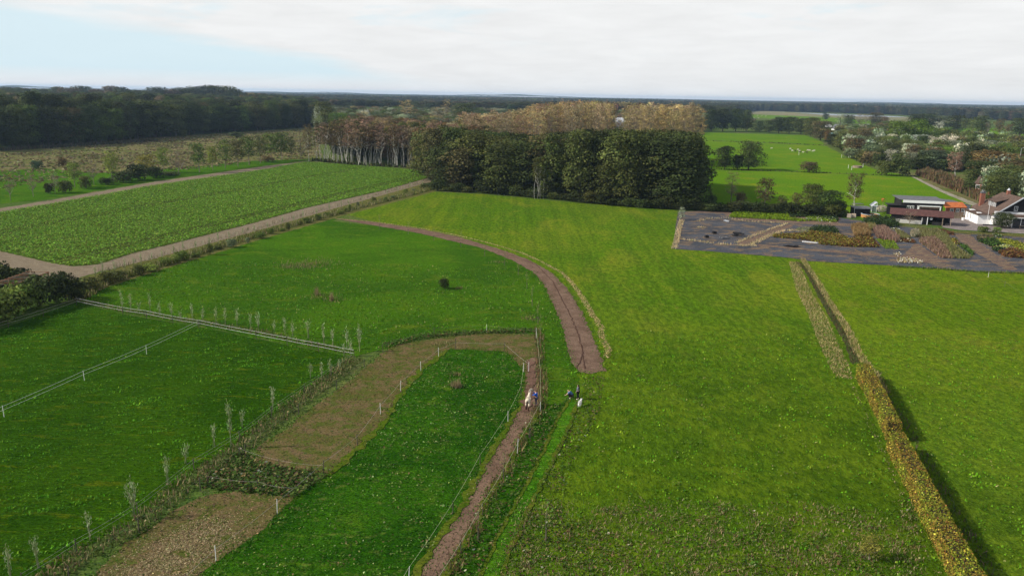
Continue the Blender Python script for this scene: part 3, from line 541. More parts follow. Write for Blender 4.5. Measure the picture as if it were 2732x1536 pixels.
TC={'dark':(.056,.074,.020),'olive':(.082,.094,.024),'green':(.085,.125,.022),'lime':(.16,.20,.035),'bright':(.11,.18,.025),'rust':(.125,.080,.028),'brown':(.115,.090,.038),
 'gold':(.32,.25,.105),'tan':(.27,.205,.115),'pink':(.24,.155,.10),'yellow':(.27,.25,.045),'grey':(.50,.50,.38),'sage':(.26,.29,.18),'black':(.038,.048,.015),'greygreen':(.12,.145,.07)}
def tree(kind,p,h,wd,col,label,group=None,name=None,cat='tree',v=None,jitc=.12):
    PR=PROTO[kind]; cr,tr,ref=PR[R.integers(len(PR))] if v is None else PR[v%len(PR)]
    nm=name or {'oak':'broadleaf_tree','slim':'woodland_tree','poplar':'poplar_tree','birch':'birch_tree','street':'roadside_tree','thin':'roadside_tree','willow':'willow_tree','bush':'bush','weep':'birch_tree'}[kind]
    e=empty(nm,(p[0],p[1],0),R.uniform(0,6.28),label,cat,group); e.scale=(wd/ref[1],wd/ref[1],h/ref[0])
    c=mk('crown' if kind!='bush' else 'foliage',cr,e); t_=mk('trunk' if kind!='bush' else 'stems',tr,e)
    k=math.exp(R.normal(0,jitc)); c_=TC[col] if isinstance(col,str) else col
    c.color=(c_[0]*k*math.exp(R.normal(0,.06)),c_[1]*k,c_[2]*k,1); return e
def tpx(kind,bx,by,ty,wpx,col,label,group=None,**k):
    p=G(bx,by); return tree(kind,p,hgt(p,ty),wpx*mpp(p),col,label,group,**k)
# --- row of roadside trees along the crop field
row=[('thin',29,536,450,36,'yellow'),('thin',89,525,452,32,'tan'),('thin',147,517,445,36,'tan'),('street',200,500,432,44,'lime'),('thin',251,494,412,36,'gold'),('street',300,482,401,44,'lime'),
 ('street',390,472,411,54,'yellow'),('street',435,461,392,40,'lime'),('thin',478,468,389,46,'tan'),('street',533,460,380,48,'green'),('street',568,455,388,34,'lime'),('street',601,449,372,46,'green'),('street',635,445,370,46,'olive'),
 ('street',665,441,363,46,'green'),('street',696,435,362,42,'olive'),('street',725,430,354,50,'green'),('street',752,428,352,48,'green'),('street',777,424,364,30,'olive'),('thin',803,424,362,36,'brown')]
ordn=['first','second','third','fourth','fifth','sixth','seventh','eighth','ninth','tenth','eleventh','twelfth','thirteenth','fourteenth','fifteenth','sixteenth','seventeenth','eighteenth','nineteenth']
lk_={'yellow':'yellowing','tan':'almost bare','lime':'light green','gold':'thin golden','green':'green','olive':'dark green','brown':'brown and half bare'}
for i,(k,bx,by,ty,wx,c) in enumerate(row):
    tpx(k,bx,by,ty,wx,c,f'{lk_[c]} roadside tree, {ordn[i]} from the left beyond the crop field','roadside trees beyond the crop field',v=i)
tpx('weep',824,430,333,36,'brown','tall pale stemmed birch standing alone at the right end of the roadside row',v=0)
for bx,by,ty,wx,c,lb in ((133,517,488,30,'black','dark spiky bush under the third roadside tree'),(174,514,482,44,'olive','round brownish bush left of the fourth roadside tree'),(229,504,469,34,'olive','round olive bush right of the fourth roadside tree'),
  (285,493,474,46,'dark','low dark bush at the left end of the long thicket'),(330,487,456,62,'black','dark bush in the left middle of the thicket'),(368,481,437,64,'black','tallest dark bush in the middle of the thicket'),(415,475,445,50,'black','dark bush at the right end of the thicket'),(455,468,458,60,'dark','low trailing bush right of the thicket'),
  (98,452,428,36,(.05,.085,.04),'single round dark green bush in the marsh at the left'),(168,446,420,30,'brown','brown bush in the marsh beyond the fourth roadside tree'),(490,367,347,20,'olive','small upright bush against the left forest edge'),
  (630,367,352,44,'dark','dark shrub clump beyond the twelfth roadside tree'),(715,432,416,40,'brown','brown bush under the roadside trees near the birches'),(290,372,352,34,'dark','dark low bush at the foot of the left forest')):
    tpx('bush',bx,by,ty,wx,c,lb,None)
# ------------------------------------------------------------------ masses of trees too many to build one by one
MASSM={}
def lo(kind,v):
    key=(kind,v)
    if key not in MASSM:
        cr,tr,ref=PROTO[kind][v]; me=cr.copy(); me.materials.clear(); me.materials.append(LEAFI)
        o=bpy.data.objects.new('tree_pattern',me); MASSM[key]=(o,ref)
    return MASSM[key]
def far_proto(v,n=260,wd=20,h=20,ls=2.2):
    key=('far',v)
    if key not in MASSM:
        B=make_round(22,wd,h,4,.36); me=blob_crown('far_crown',B,n,ls,jitc=.25,shell=.25,up=.3); me.materials.clear(); me.materials.append(LEAFI)
        MASSM[key]=(bpy.data.objects.new('tree_pattern',me),(h,wd))
    return MASSM[key]
def mass(name,sets,label):
    """sets: list of (pattern object, ref, P(n,2), heights, widths, tint(n,3))"""
    pts=[];hs=[];ts=[];idx=[];obs=[]
    for k,(o,ref,P,hh,ww,tc_) in enumerate(sets):
        if not len(P): continue
        obs.append(o); pts.append(z3(P)); hs.append(np.stack([ww/ref[1],ww/ref[1],hh/ref[0]],1)); ts.append(tc_); idx.append(np.full(len(P),len(obs)-1))
    V=np.concatenate(pts); me=bpy.data.meshes.new(name); me.vertices.add(len(V)); me.vertices.foreach_set('co',V.astype(np.float32).ravel())
    def at(nm,ty,a,key='vector'):
        A=me.attributes.new(nm,ty,'POINT'); A.data.foreach_set(key,np.ascontiguousarray(a).ravel())
    at('siz','FLOAT_VECTOR',np.concatenate(hs).astype(np.float32)); at('tint','FLOAT_VECTOR',np.concatenate(ts).astype(np.float32))
    at('turn','FLOAT_VECTOR',np.stack([np.zeros(len(V)),np.zeros(len(V)),R.uniform(0,6.28,len(V))],1).astype(np.float32)); at('which','INT',np.concatenate(idx).astype(np.int32),'value')
    me.update(); o=mk(name,me); tag(o,label,'trees',kind='stuff')
    ng=bpy.data.node_groups.new(name,'GeometryNodeTree'); ng.interface.new_socket('Geometry',in_out='INPUT',socket_type='NodeSocketGeometry'); ng.interface.new_socket('Geometry',in_out='OUTPUT',socket_type='NodeSocketGeometry')
    N=ng.nodes; L=ng.links; gi=N.new('NodeGroupInput'); go=N.new('NodeGroupOutput'); jn=N.new('GeometryNodeJoinGeometry'); L.new(jn.outputs[0],go.inputs[0])
    def attr(nm,ty): a=N.new('GeometryNodeInputNamedAttribute'); a.data_type=ty; a.inputs[0].default_value=nm; return a.outputs[0]
    sz=attr('siz','FLOAT_VECTOR'); tn=attr('turn','FLOAT_VECTOR'); wh=attr('which','INT'); m2p=N.new('GeometryNodeMeshToPoints'); L.new(gi.outputs[0],m2p.inputs[0])
    for k,ob in enumerate(obs):
        oi=N.new('GeometryNodeObjectInfo'); oi.inputs['Object'].default_value=ob; oi.inputs['As Instance'].default_value=True
        cp=N.new('FunctionNodeCompare'); cp.data_type='INT'; cp.operation='EQUAL'; L.new(wh,cp.inputs[2]); cp.inputs[3].default_value=k
        ip=N.new('GeometryNodeInstanceOnPoints'); L.new(m2p.outputs[0],ip.inputs['Points']); L.new(cp.outputs[0],ip.inputs['Selection']); L.new(oi.outputs['Geometry'],ip.inputs['Instance'])
        L.new(tn,ip.inputs['Rotation']); L.new(sz,ip.inputs['Scale']); L.new(ip.outputs[0],jn.inputs[0])
    md=o.modifiers.new('scatter','NODES'); md.node_group=ng; return o
def gridpts(poly,s,jt=.42):
    a=np.array(poly); lo_,hi=a.min(0),a.max(0); xs=np.arange(lo_[0],hi[0],s); ys=np.arange(lo_[1],hi[1],s*.87); X,Y=np.meshgrid(xs,ys); X=X+(np.arange(len(ys))%2)[:,None]*s*.5
    P=np.stack([X.ravel(),Y.ravel()],1)+R.uniform(-jt,jt,(X.size,2))*s; return P[inside(P,poly)]
def tints(n,pal,j=.27): return pick(n,[(w_,TC[c] if isinstance(c,str) else c) for w_,c in pal],j)
def splitmass(name,P,kinds,hr_,wr,pal,label,hf=None):
    k=R.integers(0,len(kinds),len(P)); sets=[]
    hh=R.uniform(*hr_,len(P)); ww=R.uniform(*wr,len(P)); tt=tints(len(P),pal)
    if hf is not None: hh=hh*hf
    for i,(kd,v) in enumerate(kinds):
        o,ref=far_proto(v) if kd=='far' else lo(kd,v); m=k==i; sets.append((o,ref,P[m],hh[m],ww[m],tt[m]))
    return mass(name,sets,label)
# left forest --------------------------------------------------------
LFp=[(-160,413),(0,400),(136,391),(299,380),(408,367),(571,357),(700,348),(835,340),(850,300),(-160,284)]
P=gridpts(wp(LFp),8.5); front=np.array(wp([(-160,413),(0,400),(136,391),(299,380),(408,367),(571,357),(700,348),(835,340)]))
dd=np.full(len(P),1e9)
for a,b in zip(front[:-1],front[1:]):
    u=b-a; t_=np.clip(((P-a)@u)/(u@u),0,1); dd=np.minimum(dd,np.linalg.norm(P-a-t_[:,None]*u,axis=1))
o_=np.argsort(dd); P=P[o_]; dd=dd[o_]; vis=np.array([PX(x,y,0)[0]>-60 for x,y in P]); P=P[vis]; dd=dd[vis]
colw=[(3,'black'),(4,'dark'),(3,'olive'),(1,'green'),(.3,'brown')]
NF=75
LAB={'black':'very dark green','dark':'dark green','olive':'olive green','green':'mid green','brown':'brown','rust':'rusty'}
def choose(pal): w_=np.array([a for a,_ in pal],float); return pal[R.choice(len(pal),p=w_/w_.sum())][1]
for p in P[:NF]:
    c=choose(colw); q=PX(p[0],p[1],0)[0]; side='left' if q<280 else 'middle' if q<560 else 'right'
    tree('oak',p,R.uniform(16,26),R.uniform(11,16),c,f'{LAB[c]} tree in the front edge of the dark left forest, {side} part',f'{LAB[c]} trees of the {side} front edge of the left forest')
B=P[NF:]; bd=dd[NF:]
hf=1+.12*np.clip(bd/500,0,1)
mf=np.array([mnoise.noise(Vector((x*.006,y*.006,1)))for x,y in B])
splitmass('left_forest',B,[('oak',0),('oak',1),('oak',2),('oak',3)],(15,25),(10.5,16),[(3,'black'),(5,'dark'),(5,'olive'),(1.5,'green'),(.6,'brown'),(.2,'rust'),(.3,'tan')],'dark dense forest filling the left background behind the marsh',hf*(1+mf*.35))
# tall pale poplars breaking the skyline behind the left forest
for i,(px,py,ty,wx,c) in enumerate([(160,300,231,44,'greygreen'),(190,302,233,44,'tan'),(225,300,229,56,'greygreen'),(262,302,236,40,'tan'),(300,300,229,50,'tan'),(335,302,231,44,'greygreen'),(368,302,240,36,'olive'),(424,300,231,44,'greygreen'),(462,300,236,40,'tan'),(494,300,233,48,'olive'),(530,300,229,52,'greygreen'),(565,300,226,60,'greygreen'),(600,301,228,60,'olive'),(626,302,236,40,'olive')]):
    tpx('oak',px,py,ty,wx*1.3,tuple(v*(.5 if c!='olive' else .9) for v in TC[c]),f'{"pale half bare" if c!="olive" else "olive green"} skyline poplar above the left forest, number {i+1} from the left','skyline poplars behind the left forest')
tpx('oak',415,366,268,128,'olive','big olive topped tree standing forward of the left forest edge',v=1)
# birch wood ---------------------------------------------------------
BF=wp([(838,428),(935,440),(1011,444),(1117,449),(1160,470)]); BB=[(BF[-1][0]+30,BF[-1][1]+85),(BF[0][0]-5,BF[0][1]+130)]
P=gridpts(BF+BB,4.3); dd=np.full(len(P),1e9)
fr=np.array(BF)
for a,b in zip(fr[:-1],fr[1:]):
    u=b-a; t_=np.clip(((P-a)@u)/(u@u),0,1); dd=np.minimum(dd,np.linalg.norm(P-a-t_[:,None]*u,axis=1))
o_=np.argsort(dd); P=P[o_]; NB=78
for p in P[:NB]:
    c=choose([(4,'brown'),(3,'pink'),(1,'rust'),(2.5,'olive'),(1,'tan')]); nm={'brown':'brown','pink':'pinkish brown','rust':'rusty','olive':'olive green','tan':'pale tan'}[c]
    q=PX(p[0],p[1],0)[0]; side='left' if q<930 else 'middle' if q<1030 else 'right'
    tree('birch',p,R.uniform(15,19.5),R.uniform(5.5,8),c,f'{nm} crowned birch with a white stem at the {side} of the birch wood edge',f'{nm} birches at the {side} of the wood edge')
splitmass('birch_wood',P[NB:],[('birch',0),('birch',1),('birch',2),('oak',1)],(15,19),(6,8.5),[(4,'brown'),(3,'pink'),(2,'rust'),(2,'olive'),(1.5,'tan'),(.5,'gold')],'brown and rusty tops of the birch wood behind its front row')
P=fill(ribbon([(835,430),(935,441),(1011,445),(1117,451)],3.5),1.3); P=P+[0,2.5]
stuff('birch_undergrowth',[blades(z3(P),R.uniform(.8,2.4,len(P)),.6,pick(len(P),[(3,(.045,.06,.02)),(1,(.08,.06,.03))],.25),.6)],'dark bramble undergrowth below the birches','undergrowth')
# main wood ----------------------------------------------------------
MFp=[(1128,484),(1152,507),(1300,515),(1450,528),(1572,541),(1700,552),(1803,557),(1880,560)]
MF=wp(MFp); MBk=[(MF[-1][0]+8,MF[-1][1]+64),(MF[0][0]-6,MF[0][1]+55)]
P=gridpts(MF+MBk,5.6); fr=np.array(MF); dd=np.full(len(P),1e9)
for a,b in zip(fr[:-1],fr[1:]):
    u=b-a; t_=np.clip(((P-a)@u)/(u@u),0,1); dd=np.minimum(dd,np.linalg.norm(P-a-t_[:,None]*u,axis=1))
o_=np.argsort(dd); P=P[o_]; dd=dd[o_]; P=P[dd>2.2]; NM=62
topl=[(1120,372),(1137,345),(1193,338),(1300,352),(1400,360),(1500,352),(1572,345),(1700,346),(1816,350),(1880,380),(1898,400),(1960,430)]
def toph(p,lst,d_=0):
    x=PX(p[0],p[1],0)[0]; ty=np.interp(x,[a for a,_ in lst],[b for _,b in lst]); return hgt(p,ty+d_)
def mainwood(q):   # what grows where along the edge
    if q<1400: return 'slim' if R.random()<.45 else 'oak',[(2.5,'dark'),(4,'olive'),(1.8,(.115,.130,.032)),(.6,(.088,.082,.030))]
    if q<1560: return 'slim' if R.random()<.4 else 'oak',[(2,'dark'),(3,'olive'),(1,(.088,.082,.030))]
    if q<1790: return 'oak',[(4,'dark'),(2.5,'black'),(2.5,'olive')]
    return 'slim' if R.random()<.4 else 'oak',[(1,(.095,.082,.034)),(3,'dark'),(1,'olive')]
for i,p in enumerate(P):
    q=PX(p[0],p[1],0)[0]; kd,pal=mainwood(q); h=min(24,max(9,toph(p,topl,R.uniform(-4,60 if i<26 else 30) if i<NM else R.uniform(-3,10))))
    if i>=NM: break
    c=choose(pal); nm={'dark':'dark green','olive':'olive green','black':'very dark green'}.get(c,'yellow green' if not isinstance(c,str) and c[1]>.12 else 'brownish green')
    side='left end' if q<1330 else 'left middle' if q<1560 else 'right middle' if q<1790 else 'right end'
    tree(kd,p,h,R.uniform(11,15.5) if kd=='oak' else R.uniform(7,9.5),c,f'{nm} {"slim" if kd=="slim" else "broad"} tree in the front edge of the central wood, {side}',f'{nm} {"slim" if kd=="slim" else "broad"} trees at the {side} of the central wood')
Q=P[NM:]; hh=np.array([min(24,max(10,toph(p,topl,R.uniform(-4,10)))) for p in Q])
ww=R.uniform(9,11.5,len(Q)); qx=np.array([PX(x,y,0)[0] for x,y in Q]); tt=tints(len(Q),[(4,'dark'),(2,'black'),(3,'olive'),(1,(.10,.085,.03)),(.2,'rust')]); k=R.integers(0,4,len(Q))
mass('central_wood',[(lo('oak',i)[0],lo('oak',i)[1],Q[k==i],hh[k==i],ww[k==i],tt[k==i]) for i in range(4)],'inner trees of the dark central wood behind its front row')
for i,bx in enumerate(np.linspace(1146,1890,30)):
    by=np.interp(bx,[a for a,_ in MFp],[b for _,b in MFp])+2
    tree('bush',G(bx+R.uniform(-6,6),by-1),R.uniform(1.6,4.5),R.uniform(4,7),choose([(3,'black'),(3,'dark'),(1.5,'olive'),(.8,'brown')]),'low shrub at the foot of the central wood, on the meadow edge','shrubs at the foot of the central wood')
for bx,ty,c in ((1426,466,'thin pale'),(1434,470,'thin pale'),(1441,468,'thin pale'),(1449,480,'thin pale')):
    p=G(bx,531); tree('birch',p,hgt(p,ty-48),2.7,'olive','thin pale stemmed birch among the dark trees of the central wood','thin birches inside the central wood edge')
# golden poplars ------------------------------------------------------
PT=[(1180,300),(1250,292),(1290,300),(1330,296),(1380,288),(1420,272),(1470,268),(1500,264),(1572,262),(1620,262),(1660,272),(1690,268),(1740,268),(1800,272),(1843,268),(1868,290)]
PPb=wp([(1215,447),(1380,450),(1600,452),(1745,448),(1850,446),(1858,425),(1600,418),(1250,412)])
P=gridpts(PPb,7.8); P=P[np.argsort(P[:,1])]; qx=np.array([PX(x,y,0)[0] for x,y in P]); P=P[(qx<1634)|(qx>1664)]; NP=44
for i,p in enumerate(P):
    if i>=NP: break
    q=PX(p[0],p[1],0)[0]; c=choose([(5,'gold'),(4,'tan'),(1,'pink')] if q>1400 else [(2,'gold'),(4,'tan'),(3,'pink'),(1,'brown')]); nm={'gold':'golden','tan':'tan','pink':'pinkish brown','brown':'brown'}[c]
    side='left' if q<1430 else 'middle' if q<1650 else 'right'
    tree('poplar',p,min(31,toph(p,PT,R.uniform(0,22))),R.uniform(9,12),c,f'airy {nm} poplar, {side} part of the golden stand behind the central wood',f'{nm} poplars in the {side} of the golden stand')
Q=P[NP:]; hh=np.array([min(31,toph(p,PT,R.uniform(0,10))) for p in Q]); ww=R.uniform(10,13,len(Q)); tt=tints(len(Q),[(5,'gold'),(4,'tan'),(1,'pink')]); k=R.integers(0,4,len(Q))
mass('poplar_stand',[(lo('poplar',i)[0],lo('poplar',i)[1],Q[k==i],hh[k==i],ww[k==i],tt[k==i]) for i in range(4)],'rear trees of the golden poplar stand behind the central wood')
# mixed middle distance behind birches and poplars --------------------
def clear(P,boxes):
    q=np.array([PX(x,y,0) for x,y in P]); m=np.ones(len(P),bool)
    for x0,x1,y0,y1 in boxes: m&=~((q[:,0]>x0)&(q[:,0]<x1)&(q[:,1]>y0)&(q[:,1]<y1))
    return P[m]
P=gridpts(wp([(846,345),(990,372),(1250,408),(1700,400),(1860,352),(1885,345),(1885,300),(862,290)]),9.5); P=clear(P,[(1628,1676,330,420)])
splitmass('mixed_wood',P,[('oak',0),('willow',0),('oak',2),('poplar',1),('willow',1)],(9,16),(9,13),[(3,'greengrey' if False else 'greygreen'),(3,'olive'),(2,'green'),(1.5,'sage'),(1.5,'brown'),(1,'gold'),(2,'dark')],'mixed green and brown trees beyond the birch wood')
for px,py,ty,wx,kd,c,lb in ((1085,345,265,50,'poplar','gold','golden crowned tree rising behind the birch wood'),(1190,345,262,34,'poplar','gold','tall golden tree rising left of the poplar stand'),(1160,350,284,40,'poplar','tan','tan tree left of the tall golden tree behind the birches'),
   (965,340,292,22,'willow','grey','left one of two whitish willows beyond the birch wood'),(980,341,291,20,'willow','grey','right one of two whitish willows beyond the birch wood'),(1003,345,285,10,'poplar','sage','narrow grey green poplar beyond the birch wood'),(1012,345,287,10,'poplar','sage','narrow grey green poplar just right of its twin beyond the birch wood'),
   (868,360,268,52,'oak','olive','round olive tree at the right end of the left forest'),(905,362,300,50,'oak','bright','yellow green round tree between left forest and birch wood'),(848,350,280,30,'willow','grey','pale grey green willow at the right end of the left forest'),(850,370,305,44,'willow',(.14,.17,.06),'pale green willow in front of the left forest end'),(940,372,315,40,'oak','green','green tree behind the left end of the birch wood'),
   (1320,340,290,20,'poplar','gold','small golden tree left of the poplar stand'),(1240,340,275,60,'oak','dark','dark tree between golden trees behind the birches')):
    tpx(kd,px,py,ty,wx,c,lb)
# far forest to the horizon ------------------------------------------
def farpts(d0,d1,s):
    P=gridpts([(-d1*.86,0),(d1*.86,0),(d1*.86,d1),(-d1*.86,d1)],s); r=np.linalg.norm(P,axis=1); a=np.abs(np.arctan2(P[:,0],P[:,1])); k_=(r>d0)&(r<d1)&(a<.70); P=P[k_]; r=r[k_]
    qy=P[:,1]*CP+HC*SP; qx=1366+F*P[:,0]/qy; lim=np.interp(qx,[0,1880,1960,2004,2377,2500,2640,2732,2900],[0,0,1900,2500,2350,2000,1950,1850,1800])
    return P[(r>lim)]
P=farpts(1150,2700,12.5); n=len(P)
mf=np.array([mnoise.noise(Vector((x*.003,y*.003,4))) for x,y in P])
pal=[(4,(.045,.055,.022)),(3,(.06,.068,.026)),(1.5,(.075,.07,.03)),(1,(.09,.065,.035)),(.3,(.15,.12,.06))]
splitmass('far_forest',P,[('oak',0),('oak',2),('oak',3)],(15,21),(13,17),pal,'dark forest covering the middle distance up to the horizon',1+mf*.3)
P=farpts(2700,7500,30); mf=np.array([mnoise.noise(Vector((x*.0012,y*.0012,4))) for x,y in P])
splitmass('horizon_forest',P,[('far',0),('far',1),('far',2)],(16,22),(34,44),pal,'bluish forest along the horizon',1+mf*.35)
# undulating canopy below the far crowns so that no bare ground shows between them
def canopy(name,d0,d1,n1,n2,top,lim=True):
    V=[];Fc=[];C=[]
    for i in range(n1):
        d=d0*(d1/d0)**(i/(n1-1))
        for j in range(n2):
            a=-.72+1.44*j/(n2-1); x=math.sin(a)*d;y=math.cos(a)*d; qx=1366+F*x/(y*CP+HC*SP); L_=np.interp(qx,[0,1880,1960,2004,2377,2500,2640,2732,2900],[0,0,1920,2520,2370,2020,1970,1870,1820])
            z=-3. if (lim and d<L_+15) else top(d,a)
            V.append((x,y,z)); C.append((.045,.055,.024))
    for i in range(n1-1):
        for j in range(n2-1): k=i*n2+j; Fc.append((k,k+1,k+n2+1,k+n2))
    C=np.array(C)*np.exp(R.normal(0,.2,(len(C),1))); return npmesh(name,V,Fc,LEAF,C)
me=canopy('far_canopy',1180,7600,90,320,lambda d,a:10.5+2*mnoise.noise(Vector((d*.01*math.sin(a),d*.01*math.cos(a),2)))); tag(mk('forest_floor_growth',me),'dark undergrowth closing the gaps between the distant trees','trees',kind='stuff')
def ridge(d,a):
    f=mnoise.noise(Vector((a*9,1.5,0)))+.4*mnoise.noise(Vector((a*40,1.5,0))); return 20+22*max(0,f+.25-.25*a)*math.exp(-((d-9500)/2500)**2)+3*mnoise.noise(Vector((a*300,d*.004,0)))
me=canopy('hills',7400,12500,14,500,ridge); o=mk('hills',me); tag(o,kind='structure')
# --- right hand side, tree by tree ----------------------------------
RT=[('oak',1932,453,388,52,'black','dark tree left of the pair at the edge of the sheep pasture'),('oak',1997,453,376,72,'dark','large dark tree right of the pair at the edge of the sheep pasture'),('bush',1966,453,412,36,'black','dark shrub between the pair of dark trees by the sheep pasture'),
 ('oak',1897,351,291,42,'black','dark tree at the left end of the far hedge line'),('oak',1928,351,289,46,'black','second dark tree of the far hedge line'),('oak',1962,351,289,46,'dark','third dark tree of the far hedge line'),('oak',1990,350,293,36,'dark','fourth dark tree of the far hedge line beside the pasture gap'),('street',1993,352,315,36,'olive','small olive tree at the pasture gap in the far hedge line'),
 ('oak',2025,353,321,36,'dark','low dark tree just right of the pasture gap'),('oak',2052,355,320,32,'dark','dark tree in the left part of the right far row'),('oak',2078,356,312,42,'black','tall dark tree in the middle of the right far row'),('oak',2105,357,311,44,'dark','broad dark tree in the middle of the right far row'),('oak',2136,359,314,46,'olive','olive tree in the right far row'),('oak',2163,364,312,44,'olive','tall olive tree near the right end of the far row'),
 ('oak',2188,375,322,52,'brown','brown green tree at the corner of the far pasture'),('street',2206,386,346,26,'rust','rusty orange tree at the corner of the far pasture'),('bush',2006,327,317,24,'brown','lone bush on the reed plain at the left'),('bush',2067,325,317,20,'brown','lone bush left of the lake'),('bush',2200,305,299,14,'dark','small bush at the lake shore'),('oak',2203,320,304,16,'dark','small dark tree before the lake'),
 ('willow',2241,335,304,26,'sage','grey green tree beside the farm'),('oak',2262,333,306,28,'olive','olive tree behind the farm'),('poplar',2292,338,302,30,'pink','pinkish brown tree behind the farm'),('poplar',2310,335,303,24,'pink','brown tree right of the pinkish one behind the farm'),('oak',2335,335,300,30,'brown','brown olive tree behind the gabled house'),('oak',2358,330,311,20,'rust','small rusty tree behind the gabled house'),
 ('oak',2220,391,360,28,'black','dark round tree at the corner of the sheep pasture'),('oak',2252,402,354,54,'olive','broad olive tree beside the sheep pasture'),('oak',2283,422,372,52,'brown','brownish tree beside the sheep pasture'),('willow',2338,400,350,40,'sage','tall sage coloured tree in the right tree belt'),('oak',2300,398,345,44,'brown','brown tree behind the right tree belt'),('oak',2270,372,340,40,'dark','dark tree below the farm roof'),
 ('oak',2390,402,324,46,'bright','left one of two lush green chestnut trees'),('oak',2436,402,318,54,'bright','right and larger one of two lush green chestnut trees'),('oak',2470,398,336,46,'green','green tree touching the larger chestnut'),('willow',2364,352,326,20,'sage','small sage willow left of the chestnuts'),('willow',2378,350,322,20,'sage','small sage willow behind the left chestnut'),
 ('willow',2500,380,327,34,'grey','silvery willow right of the chestnuts'),('willow',2492,424,366,44,'grey','left crown of the large silvery willows'),('willow',2530,424,362,46,'grey','right crown of the large silvery willows'),('willow',2512,430,384,50,'sage','lower grey green willow under the large silvery ones'),
 ('oak',2440,345,304,42,'black','dark tree on the skyline behind the chestnuts'),('oak',2476,345,302,50,'dark','broad dark tree on the skyline behind the chestnuts'),('oak',2508,346,308,40,'greygreen','grey green tree at the end of the dark skyline group'),
 ('oak',2549,352,307,40,'black','first dark tree of the row along the far right meadow'),('street',2574,356,315,32,'olive','olive tree in the row along the far right meadow'),('street',2594,360,312,32,'olive','second olive tree in the row along the far right meadow'),('oak',2617,363,311,36,'dark','dark tree in the row along the far right meadow'),('thin',2632,364,320,22,'pink','pinkish bare tree in the row along the far right meadow'),('street',2663,367,316,34,'brown','brown tree in the row along the far right meadow'),('street',2687,369,330,26,'brown','small brown tree in the row along the far right meadow'),('oak',2718,366,318,42,'dark','last dark tree of the row at the right picture edge'),
 ('willow',2588,406,378,38,(.27,.25,.15),'yellowish grey willow in the right thicket'),('willow',2640,412,380,56,'grey','silvery willow in the middle of the right thicket'),('willow',2712,412,376,48,'grey','silvery willow at the right picture edge'),('willow',2626,424,397,50,'grey','low silvery willow behind the rusty tree'),('bush',2640,402,372,60,'dark','dark shrub between silvery willows'),('bush',2565,400,380,50,'brown','brown shrub right of the large silvery willows'),
 ('oak',2596,458,388,54,'black','dark pointed tree left of the big rusty tree'),('oak',2646,492,404,104,'rust','big rusty brown tree above the farmhouse'),('oak',2708,515,430,90,'brown','large brown green tree behind the farmhouse'),('oak',2610,500,432,64,'dark','dark green tree above the farm track'),('oak',2740,510,425,80,'olive','olive tree cut by the right picture edge'),('oak',2660,532,470,70,'olive','olive tree just behind the farmhouse chimney'),('bush',2590,512,480,50,'dark','dark shrub by the brick house'),('oak',2700,540,480,70,'dark','dark tree behind the farmhouse roof'),
 ('weep',2544,478,404,52,'pink','bare topped birch with a white forked stem'),('bush',2364,468,428,60,'olive','round olive shrub at the corner of the bright field'),('bush',2402,470,420,58,'dark','round dark shrub right of the olive one'),('oak',2448,452,412,60,'dark','dark tree above the reed bank'),('oak',2486,454,402,66,'greygreen','grey green tree above the reed bank'),('bush',2524,458,424,52,'dark','dark shrub under the silvery willows'),('bush',2436,412,388,60,'olive','flat olive shrub below the chestnuts'),
 ('bush',2322,442,404,60,'brown','brown domed shrub beside the sheep pasture'),('bush',2347,446,408,48,'dark','dark green domed shrub beside the sheep pasture'),('bush',2271,424,394,50,'greygreen','grey green shrub beside the sheep pasture'),('bush',2300,434,400,44,'olive','olive shrub beside the sheep pasture'),('bush',2158,460,431,56,'brown','lone round brown bush on the field boundary'),('oak',2372,420,375,50,'olive','olive tree below the left chestnut'),('oak',2415,430,392,54,'brown','brown shrub like tree in the middle of the tree belt'),
 ('poplar',1949,546,455,48,'tan','thin half bare tree at the left of the nursery hedge'),('bush',1973,552,512,34,'brown','brown shrub at the left of the nursery hedge'),('street',2038,560,473,54,'brown','brown leaved tree in the nursery hedge'),('street',2086,563,521,32,'brown','small brown tree in the nursery hedge'),('street',2124,565,514,40,'brown','brown tree right of the small one in the nursery hedge'),('oak',2166,570,489,62,'olive','large olive brown tree in the nursery hedge'),('oak',2208,573,506,64,'dark','dark green tree in the nursery hedge'),('bush',2238,576,534,42,'black','dark shrub at the right end of the nursery hedge'),
 ('weep',2275,562,461,60,'brown','tall weeping birch with a white trunk beside the small shed'),('willow',1819,588,551,24,'sage','pale upright willow shrub at the corner of the nursery'),
 ('thin',2426,599,561,44,'tan','small flat topped half bare tree before the open barn'),('oak',2672,608,566,44,'dark','round dark green tree before the white farmhouse'),('bush',2624,620,604,34,'green','left green bush on the forecourt verge'),('bush',2659,621,606,26,'green','right green bush on the forecourt verge'),
 ('bush',1186,770,742,30,'black','single dark thorny bush in the rough meadow'),('street',2318,1494,1430,66,(.20,.19,.035),'small yellow leaved tree near the bottom right')]
for kd,bx,by,ty,wx,c,lb in RT: tpx(kd,bx,by,ty-(4 if bx>2200 and kd in ('oak','willow') and 360<by<560 else 0),wx*(1.22 if bx>2200 and kd in ('oak','willow') else 1.),c,lb,**({'name':'shrub','cat':'shrub'} if kd=='bush' else {}))
for i,bx in enumerate(np.linspace(1830,2245,20)):
    by=np.interp(bx,[1830,1900,2245],[560,563,578]); p=G(bx+R.uniform(-6,6),by); tree('bush',p,R.uniform(2,3.6),R.uniform(4.5,7),choose([(3,'black'),(2,'dark'),(1,'olive')]),'low dark shrub in the hedge behind the nursery ground','hedge shrubs behind the nursery')
